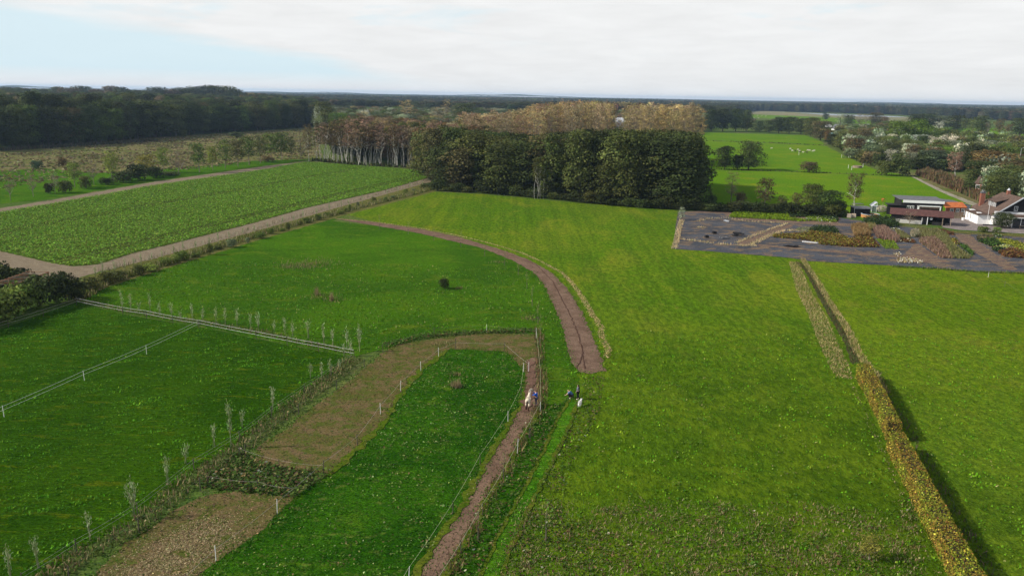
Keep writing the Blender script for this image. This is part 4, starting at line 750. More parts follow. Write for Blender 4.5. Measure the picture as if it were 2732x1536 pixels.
# thicket filler at the right
P=gridpts(wp([(2230,395),(2330,438),(2440,455),(2560,470),(2640,520),(2760,560),(2860,520),(2860,400),(2700,396),(2560,382),(2400,352),(2240,350)]),7); P=clear(P,[(2555,2700,362,382),(2195,2330,325,365),(2440,2640,455,560)])
splitmass('right_thicket',P,[('bush',0),('bush',1),('oak',1),('willow',0)],(6,12.5),(8,12),[(4,'dark'),(5,'olive'),(1,'brown'),(3,'greygreen'),(2,'sage'),(2,'green')],'low mixed thicket between the single trees on the right')
# laurels and hedge at the left edge
for px,py,ty,wx,c,lb in ((184,802,743,60,'black','rightmost clump of the dark laurel hedge by the fence corner'),(150,806,734,80,'black','tallest clump of the dark laurel hedge'),(108,816,742,84,'dark','middle clump of the dark laurel hedge'),(70,828,760,84,'green','light topped clump of the laurel hedge'),(28,842,777,90,'green','light green clump of the laurel hedge near the picture edge'),(-20,862,790,100,'green','laurel clump cut by the left picture edge'),(-90,880,800,110,'dark','laurel clump outside the left picture edge'),
   (0,770,703,60,'black','dark shrub behind the pergola at the picture edge'),(44,766,717,62,'black','dark shrub behind the pergola'),(78,760,734,44,'black','low dark shrub at the end of the pergola'),(210,795,760,34,'dark','shrub at the fence corner beside the laurels')):
    tpx('bush',px,py,ty-(7 if 'laurel' in lb else 0),wx*1.3,c,lb,name='laurel' if lb.find('laurel')>=0 else 'shrub',cat='shrub')
# shrubs planted on the grass verge beside the bare track
vs=[(224,783,738,34),(246,776,742,30),(276,765,726,34),(312,752,722,30),(335,745,724,22),(362,738,704,28),(405,725,697,28),(440,712,682,26),(465,706,684,20),(488,699,666,24),(520,692,670,22),(555,682,650,22),(590,672,650,18),(620,664,637,20),(657,652,630,18),(692,641,618,18),(720,631,608,16),(747,624,602,16),(771,616,594,16),(796,608,586,16),(820,600,578,15),(856,590,570,14),(875,583,562,14),(900,575,555,14),(918,569,549,14),(941,562,543,13),(958,557,538,12),(996,546,528,12),(1020,541,524,11),(1050,532,516,11),(1082,523,507,12),(1112,515,497,13)]
for i,(px,py,ty,wx) in enumerate(vs):
    tpx('bush',px+R.uniform(-9,9),py-R.uniform(0,8),ty+R.uniform(-3,7),wx*R.uniform(.6,1.9),choose([(4,'olive'),(3,'green'),(3,'greygreen'),(1,'lime')]) if i not in (1,) else 'yellow',f'verge shrub number {i+1} counted from the fence corner along the bare track','shrubs along the verge of the bare track',name='shrub',cat='shrub')
P=fill(ribbon([(215,795),(272,757),(380,722),(700,623),(922,563),(1150,505)],3.0),16); P2=fill(ribbon([(260,728),(388,695),(700,606),(1150,480)],1.6),3)
stuff('verge_weeds',[blades(z3(P),R.uniform(.3,1.2,len(P)),.15,pick(len(P),[(3,(.16,.17,.04)),(2,(.28,.24,.12)),(2,(.09,.13,.025))],.25),.5),blades(z3(P2),R.uniform(.3,1.2,len(P2)),.11,pick(len(P2),[(2,(.30,.27,.18)),(1,(.15,.15,.06))],.2),.3)],'straw coloured weeds on the verge beside the bare track','weeds')
# feathery willow whips and saplings: each a thing
BARKS=plain('sapling_bark',(.20,.22,.11),.9,.2,3.)
def whip(p,h,wd,label,group,pale=1.,n=None):
    e=empty('sapling',(p[0],p[1],0),R.uniform(0,6),label,'sapling',group); segs=[];P=[];Hh=h
    k=3+int(wd*3); wd*=.8
    for i in range(k):
        a=R.uniform(0,6.28);b=R.uniform(.1,.9)*wd*.5;t0=np.array([R.normal(0,.04),R.normal(0,.04),0]);t1=np.array([math.cos(a)*b,math.sin(a)*b,h*R.uniform(.7,1.)]);m=(t0+t1)*.5; m[:2]*=.55
        segs+=[(t0,.022,m,.016),(m,.016,t1,.006)]
        q=R.uniform(-.2,1.05,int(26*h/3)); P.append(m+(t1-m)*q[:,None]+R.normal(0,.1,(len(q),3)))
    P=np.concatenate(P); mk('stems',tube_mesh('sapling_stems',segs,BARKS,4),e)
    V,T,C=blades(P,R.uniform(.12,.34,len(P)),.05,pick(len(P),[(3,(.38*pale,.44*pale,.25*pale)),(2,(.22,.29,.09)),(1,(.3,.29,.15))],.2),.6); mk('leaves',npmesh('sapling_leaves',V,T,LEAF,C),e); return e
w1=[(328,834,775,8),(350,832,775,12),(371,831,802,12),(401,834,780,10),(428,845,807,8),(459,850,805,16),(482,852,826,12),(514,860,806,10),(542,862,820,10),(577,866,817,9),(602,868,821,10),(633,874,821,16),(669,880,834,9),(690,884,832,22),(732,890,852,8),(760,894,845,8),(781,898,856,12),(823,902,855,22),(864,920,859,14),(889,925,875,12),(925,932,870,12),(959,938,863,24),(937,950,908,22),(918,952,918,18)]
for i,(px,py,ty,wx) in enumerate(w1):
    p=G(px,py); whip(p,hgt(p,ty),max(.3,wx*mpp(p)),f'pale feathery willow whip, number {i+1} from the left behind the white tape fence','willow whips behind the tape fence',1.15)
w2=[(905,988,957,8),(881,1000,953,12),(859,1013,959,12),(828,1008,968,16),(729,1098,1029,28),(647,1138,1095,12),(617,1196,1067,16),(572,1192,1130,18),(496,1236,1178,28),(448,1293,1211,20),(359,1386,1273,52),(240,1440,1370,24),(103,1514,1430,38),(30,1556,1458,36)]
for i,(px,py,ty,wx) in enumerate(w2):
    p=G(px,py); whip(p,hgt(p,ty),max(.3,wx*mpp(p)),f'slender grey green sapling, number {i+1} from the top along the lower rope fence','saplings along the lower rope fence',.9)
for i in range(30):
    t_=i/29; px=np.interp(t_,[0,.3,.6,1],[255,480,760,1125])+R.uniform(-7,7); py=np.interp(px,[255,388,700,1125],[742,704,618,497]); p=G(px,py); h=R.uniform(1.7,3.1)
    whip(p,h,R.uniform(.4,.9),f'tall pale seedling on the edge of the bare track, number {i+1} from the left','seedlings on the edge of the bare track',.95)
m_stake=plain('stake_wood',(.10,.08,.06),.9)
st=[(934,599,565),(1013,611,572),(1090,625,592),(1158,642,608),(1230,660,617),(1292,684,655),(1347,709,664),(1383,735,705),(1405,770,725),(1419,818,760),(1434,864,806),(1441,922,860),(1415,1170,1100),(1343,1280,1205),(1276,1443,1345),(1455,1443,1330)]
for i,(px,py,ty) in enumerate(st):
    p=G(px,py); e=empty('staked_sapling',(p[0],p[1],0),R.uniform(0,6),f'young tree on a dark stake, number {i+1} along the path from the far end','sapling','young staked trees'); h=hgt(p,ty)
    MB().tube((.12,0,-.1),.035,(.12,0,1.15),.035,6).build('stake',m_stake,e); MB().box((.06,0,1.0),(.2,.06,.06)).build('tie',plain('tie_rubber',(.02,.02,.02)) if i==0 else bpy.data.materials['tie_rubber'],e)
    segs=[((0,0,-.1),.02,(0,0,h*.6),.014),((0,0,h*.6),.014,(.05,.03,h),.006)]+[((0,0,h*t),.008,(R.normal(0,.2),R.normal(0,.2),h*(t+.18)),.003) for t in R.uniform(.45,.8,6)]
    mk('stem',tube_mesh('young_stem',segs,BARKG,4),e); P=np.stack([R.normal(0,.16,40),R.normal(0,.16,40),R.uniform(.5*h,h,40)],1)
    V,T,C=blades(P,.16,.06,pick(40,[(1,(.2,.2,.07)),(1,(.26,.22,.08))],.2),1.); mk('leaves',npmesh('young_leaves',V,T,LEAF,C),e)
for px,py,ty,wx,lb in ((846,787,758,12,'left one of two brown dead weed stalks in the rough meadow'),(885,802,773,14,'right one of two brown dead weed stalks in the rough meadow'),(1217,1034,1004,24,'brown dried grass clump standing in the clover paddock')):
    p=G(px,py); n=90; P=np.stack([R.normal(0,wx*mpp(p)*.2,n),R.normal(0,wx*mpp(p)*.2,n)],1); h=hgt(p,ty); V,T,C=blades(z3(P),R.uniform(.3,1,n)*h,.04,pick(n,[(2,(.26,.20,.10)),(1,(.14,.10,.05)),(1,(.36,.29,.15))],.25),.3); o=mk('dead_weed',npmesh('dead_weed',V,T,LEAF,C),loc=(p[0],p[1],0)); tag(o,lb,'weed')
# ------------------------------------------------------------------ nursery beds
def bed(px,h,pal,lb,q=1,dens=9,s=.34,kind='leaf',name='plant_bed'):
    poly=wp(Q1(px) if q==1 else Q2(px)); P=fill(poly,dens*(2 if kind=='grass' else 1.6)); n=len(P)
    if kind=='grass': part=[blades(z3(P),h*R.uniform(.6,1.1,n),.16,pick(n,pal,.2),.22,.1)]
    else:
        Q=z3(P); Q[:,2]=h*R.uniform(.45,1.1,n); Nn=np.stack([R.normal(0,.5,n),R.normal(0,.5,n),np.ones(n)],1); part=[cards(Q,Nn,s*R.uniform(.6,1.4,n),pick(n,pal,.22),.8)]
        P2=fill(poly,dens); Q=z3(P2); Q[:,2]=h*R.uniform(.05,.6,len(P2)); part.append(cards(Q,np.stack([R.normal(0,1,len(P2)),R.normal(0,1,len(P2))-.5,R.normal(0,.4,len(P2))],1),s*1.1,pick(len(P2),pal,.22)*.9))
    V,Fc,C=cat3(*part) if len(part)>1 else part[0]
    o=mk(name,npmesh(name,V,Fc,LEAF,C)); tag(o,lb,'plant bed',kind='stuff')
LM=[(3,(.16,.24,.01)),(1,(.11,.17,.01))]; DG=[(3,(.030,.052,.016)),(1,(.05,.075,.02))]; YB=[(2,(.22,.20,.03)),(2,(.16,.10,.025)),(1.5,(.12,.06,.02)),(1,(.11,.13,.02))]; RU=[(3,(.15,.065,.025)),(1.5,(.08,.04,.02)),(1,(.18,.13,.03))]; OG=[(3,(.16,.165,.055)),(1,(.2,.17,.08))]; PK=[(3,(.26,.165,.12)),(1,(.2,.13,.09))]; GO=[(3,(.24,.155,.06)),(1,(.28,.2,.1))]; GN=[(3,(.06,.12,.018)),(1,(.04,.075,.015))]
bed([(800,195),(860,140),(1620,165),(1630,215),(1850,250),(1840,268),(1300,235),(820,212)],.5,LM,'long bed of lime green plants at the back left of the nursery',2)
bed([(1630,168),(2230,185),(2310,235),(2290,262),(1860,205),(1640,213)],.6,DG,'dark green bed behind the lime green beds',2)
bed([(1860,208),(2240,218),(2280,278),(1840,258)],.5,LM+[(.5,(.6,.6,.5))],'lime green bed with white flowers at the back of the nursery',2)
bed([(1740,345),(2000,335),(1900,395),(1700,395)],.2,[(1,(.28,.3,.10)),(1,(.2,.22,.07))],'low pale green bed left of the dark green mound',2,kind='grass')
bed([(1890,390),(2000,345),(2230,350),(2310,425),(2200,440),(1950,412)],.9,DG,'dark green mound shaped bed in the middle of the nursery',2)
bed([(1850,430),(1930,400),(2200,432),(2380,470),(2580,590),(2560,615),(2100,595),(1880,525),(1400,485),(1400,458)],.6,YB,'yellow and brown bed in the middle of the nursery',2)
bed([(20,850),(250,740),(480,740),(590,885),(60,870)],.6,RU+YB,'rusty brown flower bed left of the lime green square')
bed([(350,545),(390,500),(700,490),(860,575),(850,615),(600,600)],1.5,DG,'tall dark green shrubs in front of the open barn')
bed([(190,600),(300,575),(420,590),(470,720),(250,730)],1.4,GO,'mass of golden grasses in the nursery',kind='grass',dens=14)
bed([(420,570),(520,590),(530,640),(430,650)],1.4,[(1,(.22,.2,.07))],'small olive gold grass clump behind the golden grasses',kind='grass',dens=14)
bed([(480,620),(650,610),(860,760),(850,815),(560,760)],1.4,PK,'mass of pinkish grasses in the nursery',kind='grass',dens=14)
bed([(540,765),(790,795),(865,905),(660,900)],.35,LM,'lime green square bed at the front of the nursery',s=.2,dens=14)
bed([(800,640),(900,665),(1030,755),(870,762)],.7,OG,'olive bed right of the pinkish grasses',kind='grass',dens=12)
bed([(740,622),(850,630),(900,660),(780,640)],.4,OG+[(1,(.6,.6,.5))],'narrow bed with white flowers behind the pinkish grasses')
bed([(880,765),(1070,785),(1090,825),(880,800)],.4,RU+[(.4,(.6,.55,.4))],'low rusty bed below the olive bed')
bed([(1010,690),(1070,655),(1130,680),(1130,735),(1070,745),(1015,720)],1.3,[(2,(.3,.26,.17)),(1,(.14,.15,.07))],'round pale grass clump beside the big bed',kind='grass',dens=20)
bed([(1140,630),(1380,630),(1520,700),(1600,840),(1840,1010),(1835,1038),(1600,1030),(1480,860),(1340,740),(1130,745)],.8,OG,'olive half of the big diagonal bed',kind='grass',dens=14)
bed([(1130,765),(1340,745),(1480,860),(1600,1035),(1440,1028),(1300,930),(1130,805)],.9,PK+[(2,(.2,.14,.07))],'pinkish brown half of the big diagonal bed',kind='grass',dens=14)
bed([(1390,625),(1600,680),(1620,715),(1520,700)],.5,RU,'rusty edge of the big bed toward the yard')
bed([(1510,765),(1640,765),(1700,845),(1600,835)],.5,YB+[(.6,(.6,.55,.3))],'yellow flowering corner right of the big bed')
bed([(1680,845),(1780,870),(1890,970),(1860,1000),(1700,880)],.7,GN,'green bed along the right edge of the big bed')
bed([(820,1040),(930,1025),(1190,1072),(1190,1100),(830,1090)],.4,[(2,(.8,.76,.6)),(2,(.2,.12,.04)),(1,(.4,.3,.1))],'low bed of white flowers beside the meadow edge',s=.2,dens=14)
bed([(770,965),(860,950),(890,990),(800,1000)],.4,[(1,(.7,.65,.5)),(2,(.24,.18,.08))],'small bed of white flowers on the bare nursery ground',s=.2,dens=8)
bed([(1920,795),(2130,765),(2300,850),(2120,872),(1950,805)],.7,GN+DG,'dark green bed at the right of the nursery')
bed([(1920,725),(2150,715),(2170,760),(1930,775)],.5,[(1,(.15,.12,.06)),(1,(.1,.1,.04))],'brownish bed behind the dark green one at the right')
bed([(2140,705),(2290,725),(2260,745),(2170,740)],.5,GN+[(.6,(.6,.6,.5))],'green bed with white flowers near the forecourt')
bed([(2170,765),(2420,790),(2600,850),(2600,950),(2290,835)],.6,[(3,(.25,.26,.03)),(1,(.14,.17,.02))],'yellow green bed at the right edge of the nursery')
bed([(2140,882),(2320,855),(2600,950),(2600,975),(2300,890)],.5,[(3,(.34,.38,.08)),(1,(.6,.6,.4))],'pale yellow flowering bed at the right')
bed([(2210,950),(2400,895),(2600,955),(2700,1045),(2300,1010)],.7,RU,'rusty brown bed at the right picture edge')
bed([(2130,890),(2300,890),(2230,940),(2140,930)],.6,DG,'small dark bed between yellow and rusty beds')
NG=[(3,(.55,.43,.24)),(1,(.40,.30,.17)),(.5,(.22,.22,.07))]
for q,px,w_,lb in ((2,[(100,500),(250,525),(420,545),(590,570)],1.1,'dry grass strip along the left membrane'),(2,[(640,575),(820,585),(1000,600),(1180,600)],1.2,'dry grass strip at the foot of the diagonal'),(2,[(890,560),(1050,500),(1250,420),(1600,290)],.9,'left dry grass line of the diagonal drain'),(2,[(1080,590),(1200,540),(1370,450),(1550,390),(1850,400)],1.4,'right dry grass line of the diagonal drain'),(2,[(40,640),(80,520),(100,400),(150,250)],1.3,'dry grass along the left nursery edge'),(2,[(350,350),(480,350)],1.,'dry tuft on the left membrane'),(2,[(370,260),(470,240)],1.,'dry tuft near the back of the membrane'),(2,[(470,230),(760,220),(1100,270),(1500,285)],.7,'dry growth along the back edge of the membrane')):
    pp=wp(Q2(px)); P=fill(ribbon(pp,w_,False),14); tag(mk('dry_grass',npmesh('dry_grass',*blades(z3(P),R.uniform(.2,.7,len(P)),.12,pick(len(P),NG,.2),.5)[:2],LEAF,blades(z3(P),.4,.1,pick(len(P),NG,.2))[2])),lb,'grass',kind='stuff')
P=fill(ribbon([(2380,712),(2500,718),(2620,727),(2732,730)],.9),22); stuff('nursery_edge_grass',[blades(z3(P),R.uniform(.2,.6,len(P)),.14,pick(len(P),[(2,(.07,.12,.02)),(1,(.14,.15,.05))],.2),.5)],'longer grass along the nursery edge of the right meadow','grass')
# ------------------------------------------------------------------ materials for made things
white=plain('white_paint',(.82,.81,.79),.6,.06,1.5); blackw=plain('black_boards',(.022,.020,.020),.8,.3,2.); glass=plain('window_glass',(.03,.035,.04),.1,.1,1.,.6)
brick=plain('brick',(.24,.095,.06),.85,.25,4.); greyroof=plain('grey_roof',(.12,.12,.125),.8,.25,.8); pale=plain('pale_metal',(.42,.44,.46),.5,.12,1.); wood=plain('weathered_wood',(.26,.2,.14),.85,.25,2.)
beige=plain('beige_plastic',(.50,.38,.26),.7,.1); cream=plain('cream_wall',(.48,.46,.42),.8,.12)
def tiles(name,a,b,ang):
    t=MT(name); w_=t.n.new('ShaderNodeTexWave'); w_.inputs['Scale'].default_value=1.1; w_.inputs['Distortion'].default_value=.3; t.l.new(t.mapping((1,1,2.4),ang),w_.inputs[0])
    x=t.mix(t.ramp(t.noise(1.3,5,.7),.35,.65),a,b); x=t.mix(1.,x,t.mix(w_.outputs['Fac'],(.72,.72,.72),(1.15,1.15,1.15)),'MULTIPLY'); t.col(x); t.bump(w_.outputs['Fac'],.05); return t.m
tile_b=tiles('brown_tiles',(.145,.10,.078),(.10,.068,.055),.2); tile_r=tiles('dark_red_tiles',(.135,.068,.058),(.095,.05,.045),.2); tile_o=tiles('orange_tiles',(.62,.20,.07),(.50,.15,.06),.2)
def frame_px(l,r): a=Vector(G(*l));b=Vector(G(*r)); return a,math.atan2(b.y-a.y,b.x-a.x),(b-a).length
def window(par,x,y,z,w_,h,face='y',s=-1):
    """frame + pane on a wall plane; s is the outward side"""
    f=MB(); t=.09
    def bx(cx,cz,sx,sz): (f.box((cx,y+s*.03,cz),(sx,.09,sz)) if face=='y' else f.box((x+s*.03,cx,cz),(.09,sx,sz)))
    c=x if face=='y' else y
    bx(c-w_/2,z,t,h);bx(c+w_/2,z,t,h);bx(c,z+h/2+t/2,w_+t,t);bx(c,z-h/2-t/2,w_+t,t);bx(c,z,t*.7,h)
    o=f.build('window',white,par); g=MB(); g.box((x,y+s*.005,z) if face=='y' else (x+s*.005,y,z),(w_-t,.03,h) if face=='y' else (.03,w_-t,h)); g.build('pane',glass,o)
# open barn -----------------------------------------------------------
o,rz,L=frame_px((2376,592),(2536,604)); b=empty('open_barn',(o.x,o.y,0),rz,'long low barn with a dark red tiled roof and an open right bay','barn')
D=5.6
MB().slab([(-.5,-.6,2.35),(L+.5,-.6,2.35),(L+.5,D/2,3.65),(-.5,D/2,3.65)],.14).slab([(L+.5,D/2+.003,3.65),(L+.5,D+.5,2.4),(-.5,D+.5,2.4),(-.5,D/2+.003,3.65)],.14).build('roof',tile_r,b)
w_=MB(); X=L*.60
w_.box((X/2,0,1.15),(X,.12,2.3)).box((0,D/2,1.15),(.12,D-.15,2.3)).box((L*.5,D,1.15),(L,.12,2.3)).box((X,D/2,1.15),(.12,D-.15,2.3)).box((L*.8,.0,.45),(L*.22,.1,.85)).quad((0,.0,2.3),(0,D/2,3.45),(0,D,2.3)).quad((L,.0,2.3),(L,D/2,3.45),(L,D,2.3)).build('wall',blackw,b)
MB().box((L*.30,-.25,.5),(L*.44,.2,1.0)).build('low_wall',cream,b)
for x in (X+.15,L*.86,L-.1): MB().box((x,-.35,1.15),(.16,.16,2.3)).build('post',white if x<L*.7 else wood,b)
MB().box((L*.52,-.5,.9),(.14,.14,1.8)).build('gate_post',white,b); MB().tube((L*.67,-.08,1.7),.35,(L*.67,-.12,1.7),.35,16).build('round_sign',pale,b)
# long flat shed with white fascia ------------------------------------
o,rz,L=frame_px((2402,573),(2512,578)); b=empty('flat_roofed_shed',(o.x,o.y,0),rz,'black flat roofed shed with a wide white fascia behind the open barn','shed')
MB().slab([(-.6,.1,4.5),(L+.3,.1,4.5),(L+.3,9,4.75),(-.9,9,4.75)],.12).build('roof',greyroof,b)
MB().box((L/2+.3,0,4.02),(L,.14,.75)).build('fascia',white,b)
MB().box((L/2,.25,1.8),(L,.12,3.6)).box((0,4.6,2.1),(.12,8.6,4.2)).box((L,4.6,2.1),(.12,8.6,4.2)).build('wall',blackw,b)
MB().box((L*.66,-.6,2.9),(L*.58,.1,.30)).box((L*.40,-.6,2.2),(.5,.1,1.7)).box((L*.93,-.6,2.2),(.3,.1,1.7)).build('verandah_frame',white,b)
MB().box((L*.66,-.1,2.3),(L*.5,.08,.7)).build('shelf_boards',tile_b,b)
for x in (.18,.27): window(b,L*x,.19,2.2,.8,1.0)
MB().slab([(-3.9,-.6,2.9),(1,-.6,2.9),(1,3,3.),(-3.9,3,3.)],.15).box((-1.6,-.2,1.4),(4.6,.12,2.75)).build('side_annex',blackw,b)
# grey hall with orange lean-to ---------------------------------------
o,rz,L=frame_px((2514,577),(2591,577)); b=empty('grey_roofed_hall',(o.x,o.y,0),rz,'low hall with a grey roof and a bright orange tiled lean-to in front','hall')
MB().slab([(-1.5,1.,4.3),(L+.2,1.,3.1),(L+.2,9.5,3.5),(-1.2,11,4.6)],.14).build('roof',greyroof,b)
MB().slab([(-.3,-1.3,2.75),(L*.72,-1.3,2.75),(L*.72,1.2,4.),(-.3,1.2,4.)],.14).build('lean_to_roof',tile_o,b)
MB().box((L*.36,-.9,1.3),(L*.70,.14,2.6)).build('brick_wall',brick,b)
MB().box((L*.86,.9,1.5),(L*.27,.14,3.0)).box((L,5,1.5),(.14,8,3.)).build('side_wall',pale,b)
for x in (.22,.42,.6): window(b,L*x,-.98,1.9,1.0,.9)
# black gate and white posts, wooden fence between
o,rz,L=frame_px((2592,585),(2602,587)); b=empty('gate',(o.x,o.y,0),rz,'black wooden gate between two white posts beside the farmhouse','gate')
MB().box((L/2,0,1.2),(L,.08,2.4)).build('panel',blackw,b)
for x in (-.15,L+.15): MB().box((x,-.1,1.25),(.2,.2,2.5)).build('post',white,b)
o,rz,L=frame_px((2541,583),(2585,584)); b=empty('slat_fence',(o.x,o.y,0),rz,'weathered horizontal slat fence between open barn and black gate','fence')
f=MB(); [f.box((L/2,0,.25+.28*k),(L,.05,.2)) for k in range(6)]; f.build('slat_panel',wood,b)
for k in range(4): MB().box((L*k/3,.08,.9),(.12,.1,1.85)).build('post',wood,b)
# small shed, greenhouse, tank, boxes ---------------------------------
o,rz,L=frame_px((2278,577),(2320,578)); b=empty('small_shed',(o.x,o.y,0),rz,'small black shed with a flat grey roof beside the weeping birch','shed')
MB().box((L/2,1.6,1.15),(L,3.2,2.3)).build('wall',blackw,b,.02); MB().slab([(-.3,-.4,2.5),(L+.3,-.4,2.5),(L+.3,3.5,2.62),(-.3,3.5,2.62)],.18).build('roof',greyroof,b)
MB().box((L/2,-.43,2.33),(L+.5,.05,.1)).build('gutter',pale,b); MB().tube((-.1,-.25,0),.05,(-.1,-.25,1.9),.05).tube((-.1,-.25,1.9),.05,(-.25,-.42,2.3),.05).build('drainpipe',white,b)
o,rz,L=frame_px((2280,560),(2303,560)); b=empty('stack_of_panels',(o.x,o.y,0),rz,'flat dark rack of panels behind the small shed','rack')
MB().box((L/2,1,1.7),(L,2,.15)).build('panels',greyroof,b); [MB().box((x,y,.82),(.1,.1,1.6)).build('leg',wood,b) for x in (.1,L-.1) for y in (.1,1.9)]
o,rz,L=frame_px((2325,566),(2350,567)); b=empty('greenhouse',(o.x,o.y,0),rz,'small pale framed greenhouse between the black sheds','greenhouse')
MB().box((L/2,1.5,.9),(L-.1,2.9,1.75)).build('glass_walls',plain('greenhouse_glass',(.16,.2,.18),.15,.2,1.,.6),b)
MB().slab([(-.1,-.1,1.8),(L/2,-.1,3.),(L/2,3.1,3.),(-.1,3.1,1.8)],.06).build('left_roof',pale,b); MB().slab([(L/2+.003,-.1,3.),(L+.1,-.1,1.8),(L+.1,3.1,1.8),(L/2+.003,3.1,3.)],.06).build('right_roof',plain('roof_glass',(.22,.26,.25),.15,.2,1.,.6),b)
MB().box((0,-.05,.9),(.08,.08,1.8)).box((L,-.05,.9),(.08,.08,1.8)).box((L/2,-.05,1.5),(.08,.08,3)).build('frame',white,b)
p=G(2352,570); e=empty('pampas_bush',(p[0],p[1],0),0,'cream coloured feathery grass bush right of the greenhouse','shrub'); n=500; P=sph(n)*[1.4,1.,.9]+[0,0,1.5]; P[:,2]=np.abs(P[:,2]); mk('plumes',npmesh('plumes',*cards(P,sph(n),.3,pick(n,[(1,(.62,.56,.42))],.12))[:2],LEAF,pick(n*4,[(1,(.55,.5,.38))],.1)),e)
p=G(2353,566); e=empty('red_bird_feeder',(p[0],p[1],0),0,'red roofed bird table on a tall pole behind the greenhouse','bird table'); red=plain('red_paint',(.5,.07,.03),.6)
MB().tube((0,0,0),.05,(0,0,3.3),.05).build('pole',wood,e); MB().box((0,0,3.3),(.9,.6,.06)).build('tray',red,e); MB().slab([(-.55,-.4,3.75),(0,-.4,4.1),(0,.4,4.1),(-.55,.4,3.75)],.05).slab([(.003,-.4,4.1),(.55,-.4,3.75),(.55,.4,3.75),(.003,.4,4.1)],.05).build('roof',red,e)
p=G(2329,583); e=empty('round_tank',(p[0],p[1]+2,0),0,'round rusty orange water tank with a pale blue rim before the small shed','tank')
def ring(r0_,r1_,z0,z1,k=40):
    m=MB()
    for i in range(k):
        a,b_=2*math.pi*i/k,2*math.pi*(i+1)/k; c=lambda t,r,z:(math.cos(t)*r,math.sin(t)*r,z)
        m.quad(c(a,r1_,z0),c(b_,r1_,z0),c(b_,r1_,z1),c(a,r1_,z1)).quad(c(a,r0_,z0),c(a,r0_,z1),c(b_,r0_,z1),c(b_,r0_,z0)).quad(c(a,r0_,z1),c(a,r1_,z1),c(b_,r1_,z1),c(b_,r0_,z1))
    return m
ring(2.35,2.42,0,.95).build('side',plain('rusty_orange',(.42,.20,.07),.7,.3,.8),e); ring(2.3,2.5,.951,1.08).build('rim',plain('rim_blue',(.36,.42,.46),.5),e); MB().tube((0,0,.6),2.34,(0,0,.7),2.34,40).build('dark_water',plain('tank_water',(.03,.03,.03),.1,.1,1,.6),e)
for i,(px,py) in enumerate(((2266.5,581.5),(2279,581.5))):
    p=G(px,py); e=empty('container',(p[0],p[1]+.5,0),-.3,f'{"left" if i==0 else "right"} one of two beige cube containers beside the small shed','container'); MB().box((0,0,.62),(1.1,1.1,1.0)).build('tank',beige,e,.06); MB().box((0,0,.06),(1.15,1.15,.12)).build('pallet',wood,e); f=MB(); [f.box((x,-.57,.62),(.04,.03,1.02)) for x in (-.5,-.17,.17,.5)]; f.build('cage',pale,e)
for i,(px,py,s) in enumerate(((1790+490/5.152,540+488/5.152,.75),(1790+595/5.152,540+432/5.152,.85))):
    p=G(px,py); e=empty('crate',(p[0],p[1],0),.2,f'{"left" if i==0 else "right"} small black crate on the grey membrane','crate'); f=MB(); f.box((0,0,.05),(s,s,.08)); [f.box((sx*s/2,0,.32),(.04,s-.05,.55)).box((0,sx*s/2,.32),(s+.04,.04,.55)) for sx in (-1,1)]; f.build('sides',blackw,e)
def heap(px,q,s,lb,nm,mat,n=7):
    p=G(*(Q2([px])[0] if q==2 else Q1([px])[0])); f=MB()
    for i in range(n): f.box((R.normal(0,s*.5),R.normal(0,s*.3),.1+.09*i*R.uniform(.5,1)),(R.uniform(.4,1.)*s,R.uniform(.2,.6)*s,R.uniform(.06,.3)),R.uniform(0,3))
    o=f.build(nm,mat); o.location=(p[0],p[1],0); tag(o,lb,'debris')
heap((890,455),2,1.6,'heap of crumpled black trays on the grey membrane','tray_heap',blackw,10); heap((750,262),2,1.3,'flat grey stack of trays at the back of the membrane','tray_stack',pale,4); heap((1680,610),2,1.6,'crumpled black plastic sheet in the front of the nursery','plastic_sheet',blackw,6)
heap((740,500),2,1.2,'scattered dark trays left of the diagonal drain','scattered_trays',greyroof,6)
p1,p2=G(*Q2([(1820,545)])[0]),G(*Q2([(2010,562)])[0]); f=MB(); [f.box((p1[0]+(p2[0]-p1[0])*t+R.normal(0,.05),p1[1]+(p2[1]-p1[1])*t,.12),(.5,.35,.2),R.uniform(-.2,.2)) for t in np.linspace(0,1,9)]; tag(f.build('pot_row',white),'row of white pots in front of the yellow brown bed','pots')
# farmhouse -------------------------------------------------------------
hx=(129.5,213.6); hrz=math.atan2(-.19,.98); b=empty('farmhouse',(hx[0],hx[1],0),hrz,'white farmhouse with a steep brown tiled roof and black boarded gable at the right edge','house')
W2=13.; RX=6.2; RZ=7.9; RL=17.
MB().box((W2/2,.1,2.0),(W2,.2,4.0)).box((.1,RL/2+.2,1.4),(.2,RL-.2,2.8)).box((W2-.1,RL/2+.2,1.9),(.2,RL-.2,3.8)).box((W2/2,RL,1.7),(W2-.5,.2,3.3)).build('wall',white,b)
MB().slab([(-.4,-.4,2.9),(RX,-.6,RZ),(RX,RL-3.5,RZ),(-.4,RL+.3,2.9)],.2).slab([(RX+.003,-.6,RZ),(W2+.4,-.4,3.6),(W2+.4,RL+.3,3.6),(RX+.003,RL-3.5,RZ)],.2).slab([(RX,RL-3.49,RZ),(W2+.4,RL+.31,3.6),(-.4,RL+.31,2.9)],.2).build('roof',tile_b,b)
g=MB(); g.quad((1.5,-.06,4.01),(W2-.3,-.06,4.01),(RX,-.06,RZ-.25)); g.quad((1.5,.0,4.01),(RX,.0,RZ-.25),(W2-.3,.0,4.01)); g.build('gable_boards',blackw,b)
MB().slab([(-.55,-.72,2.95),(RX,-.82,RZ+.1),(RX,-.5,RZ+.1),(-.55,-.5,2.95)],.3).build('verge_board',pale,b)
for x in (5.0,7.6): window(b,x,-.07,4.9,.8,1.1)
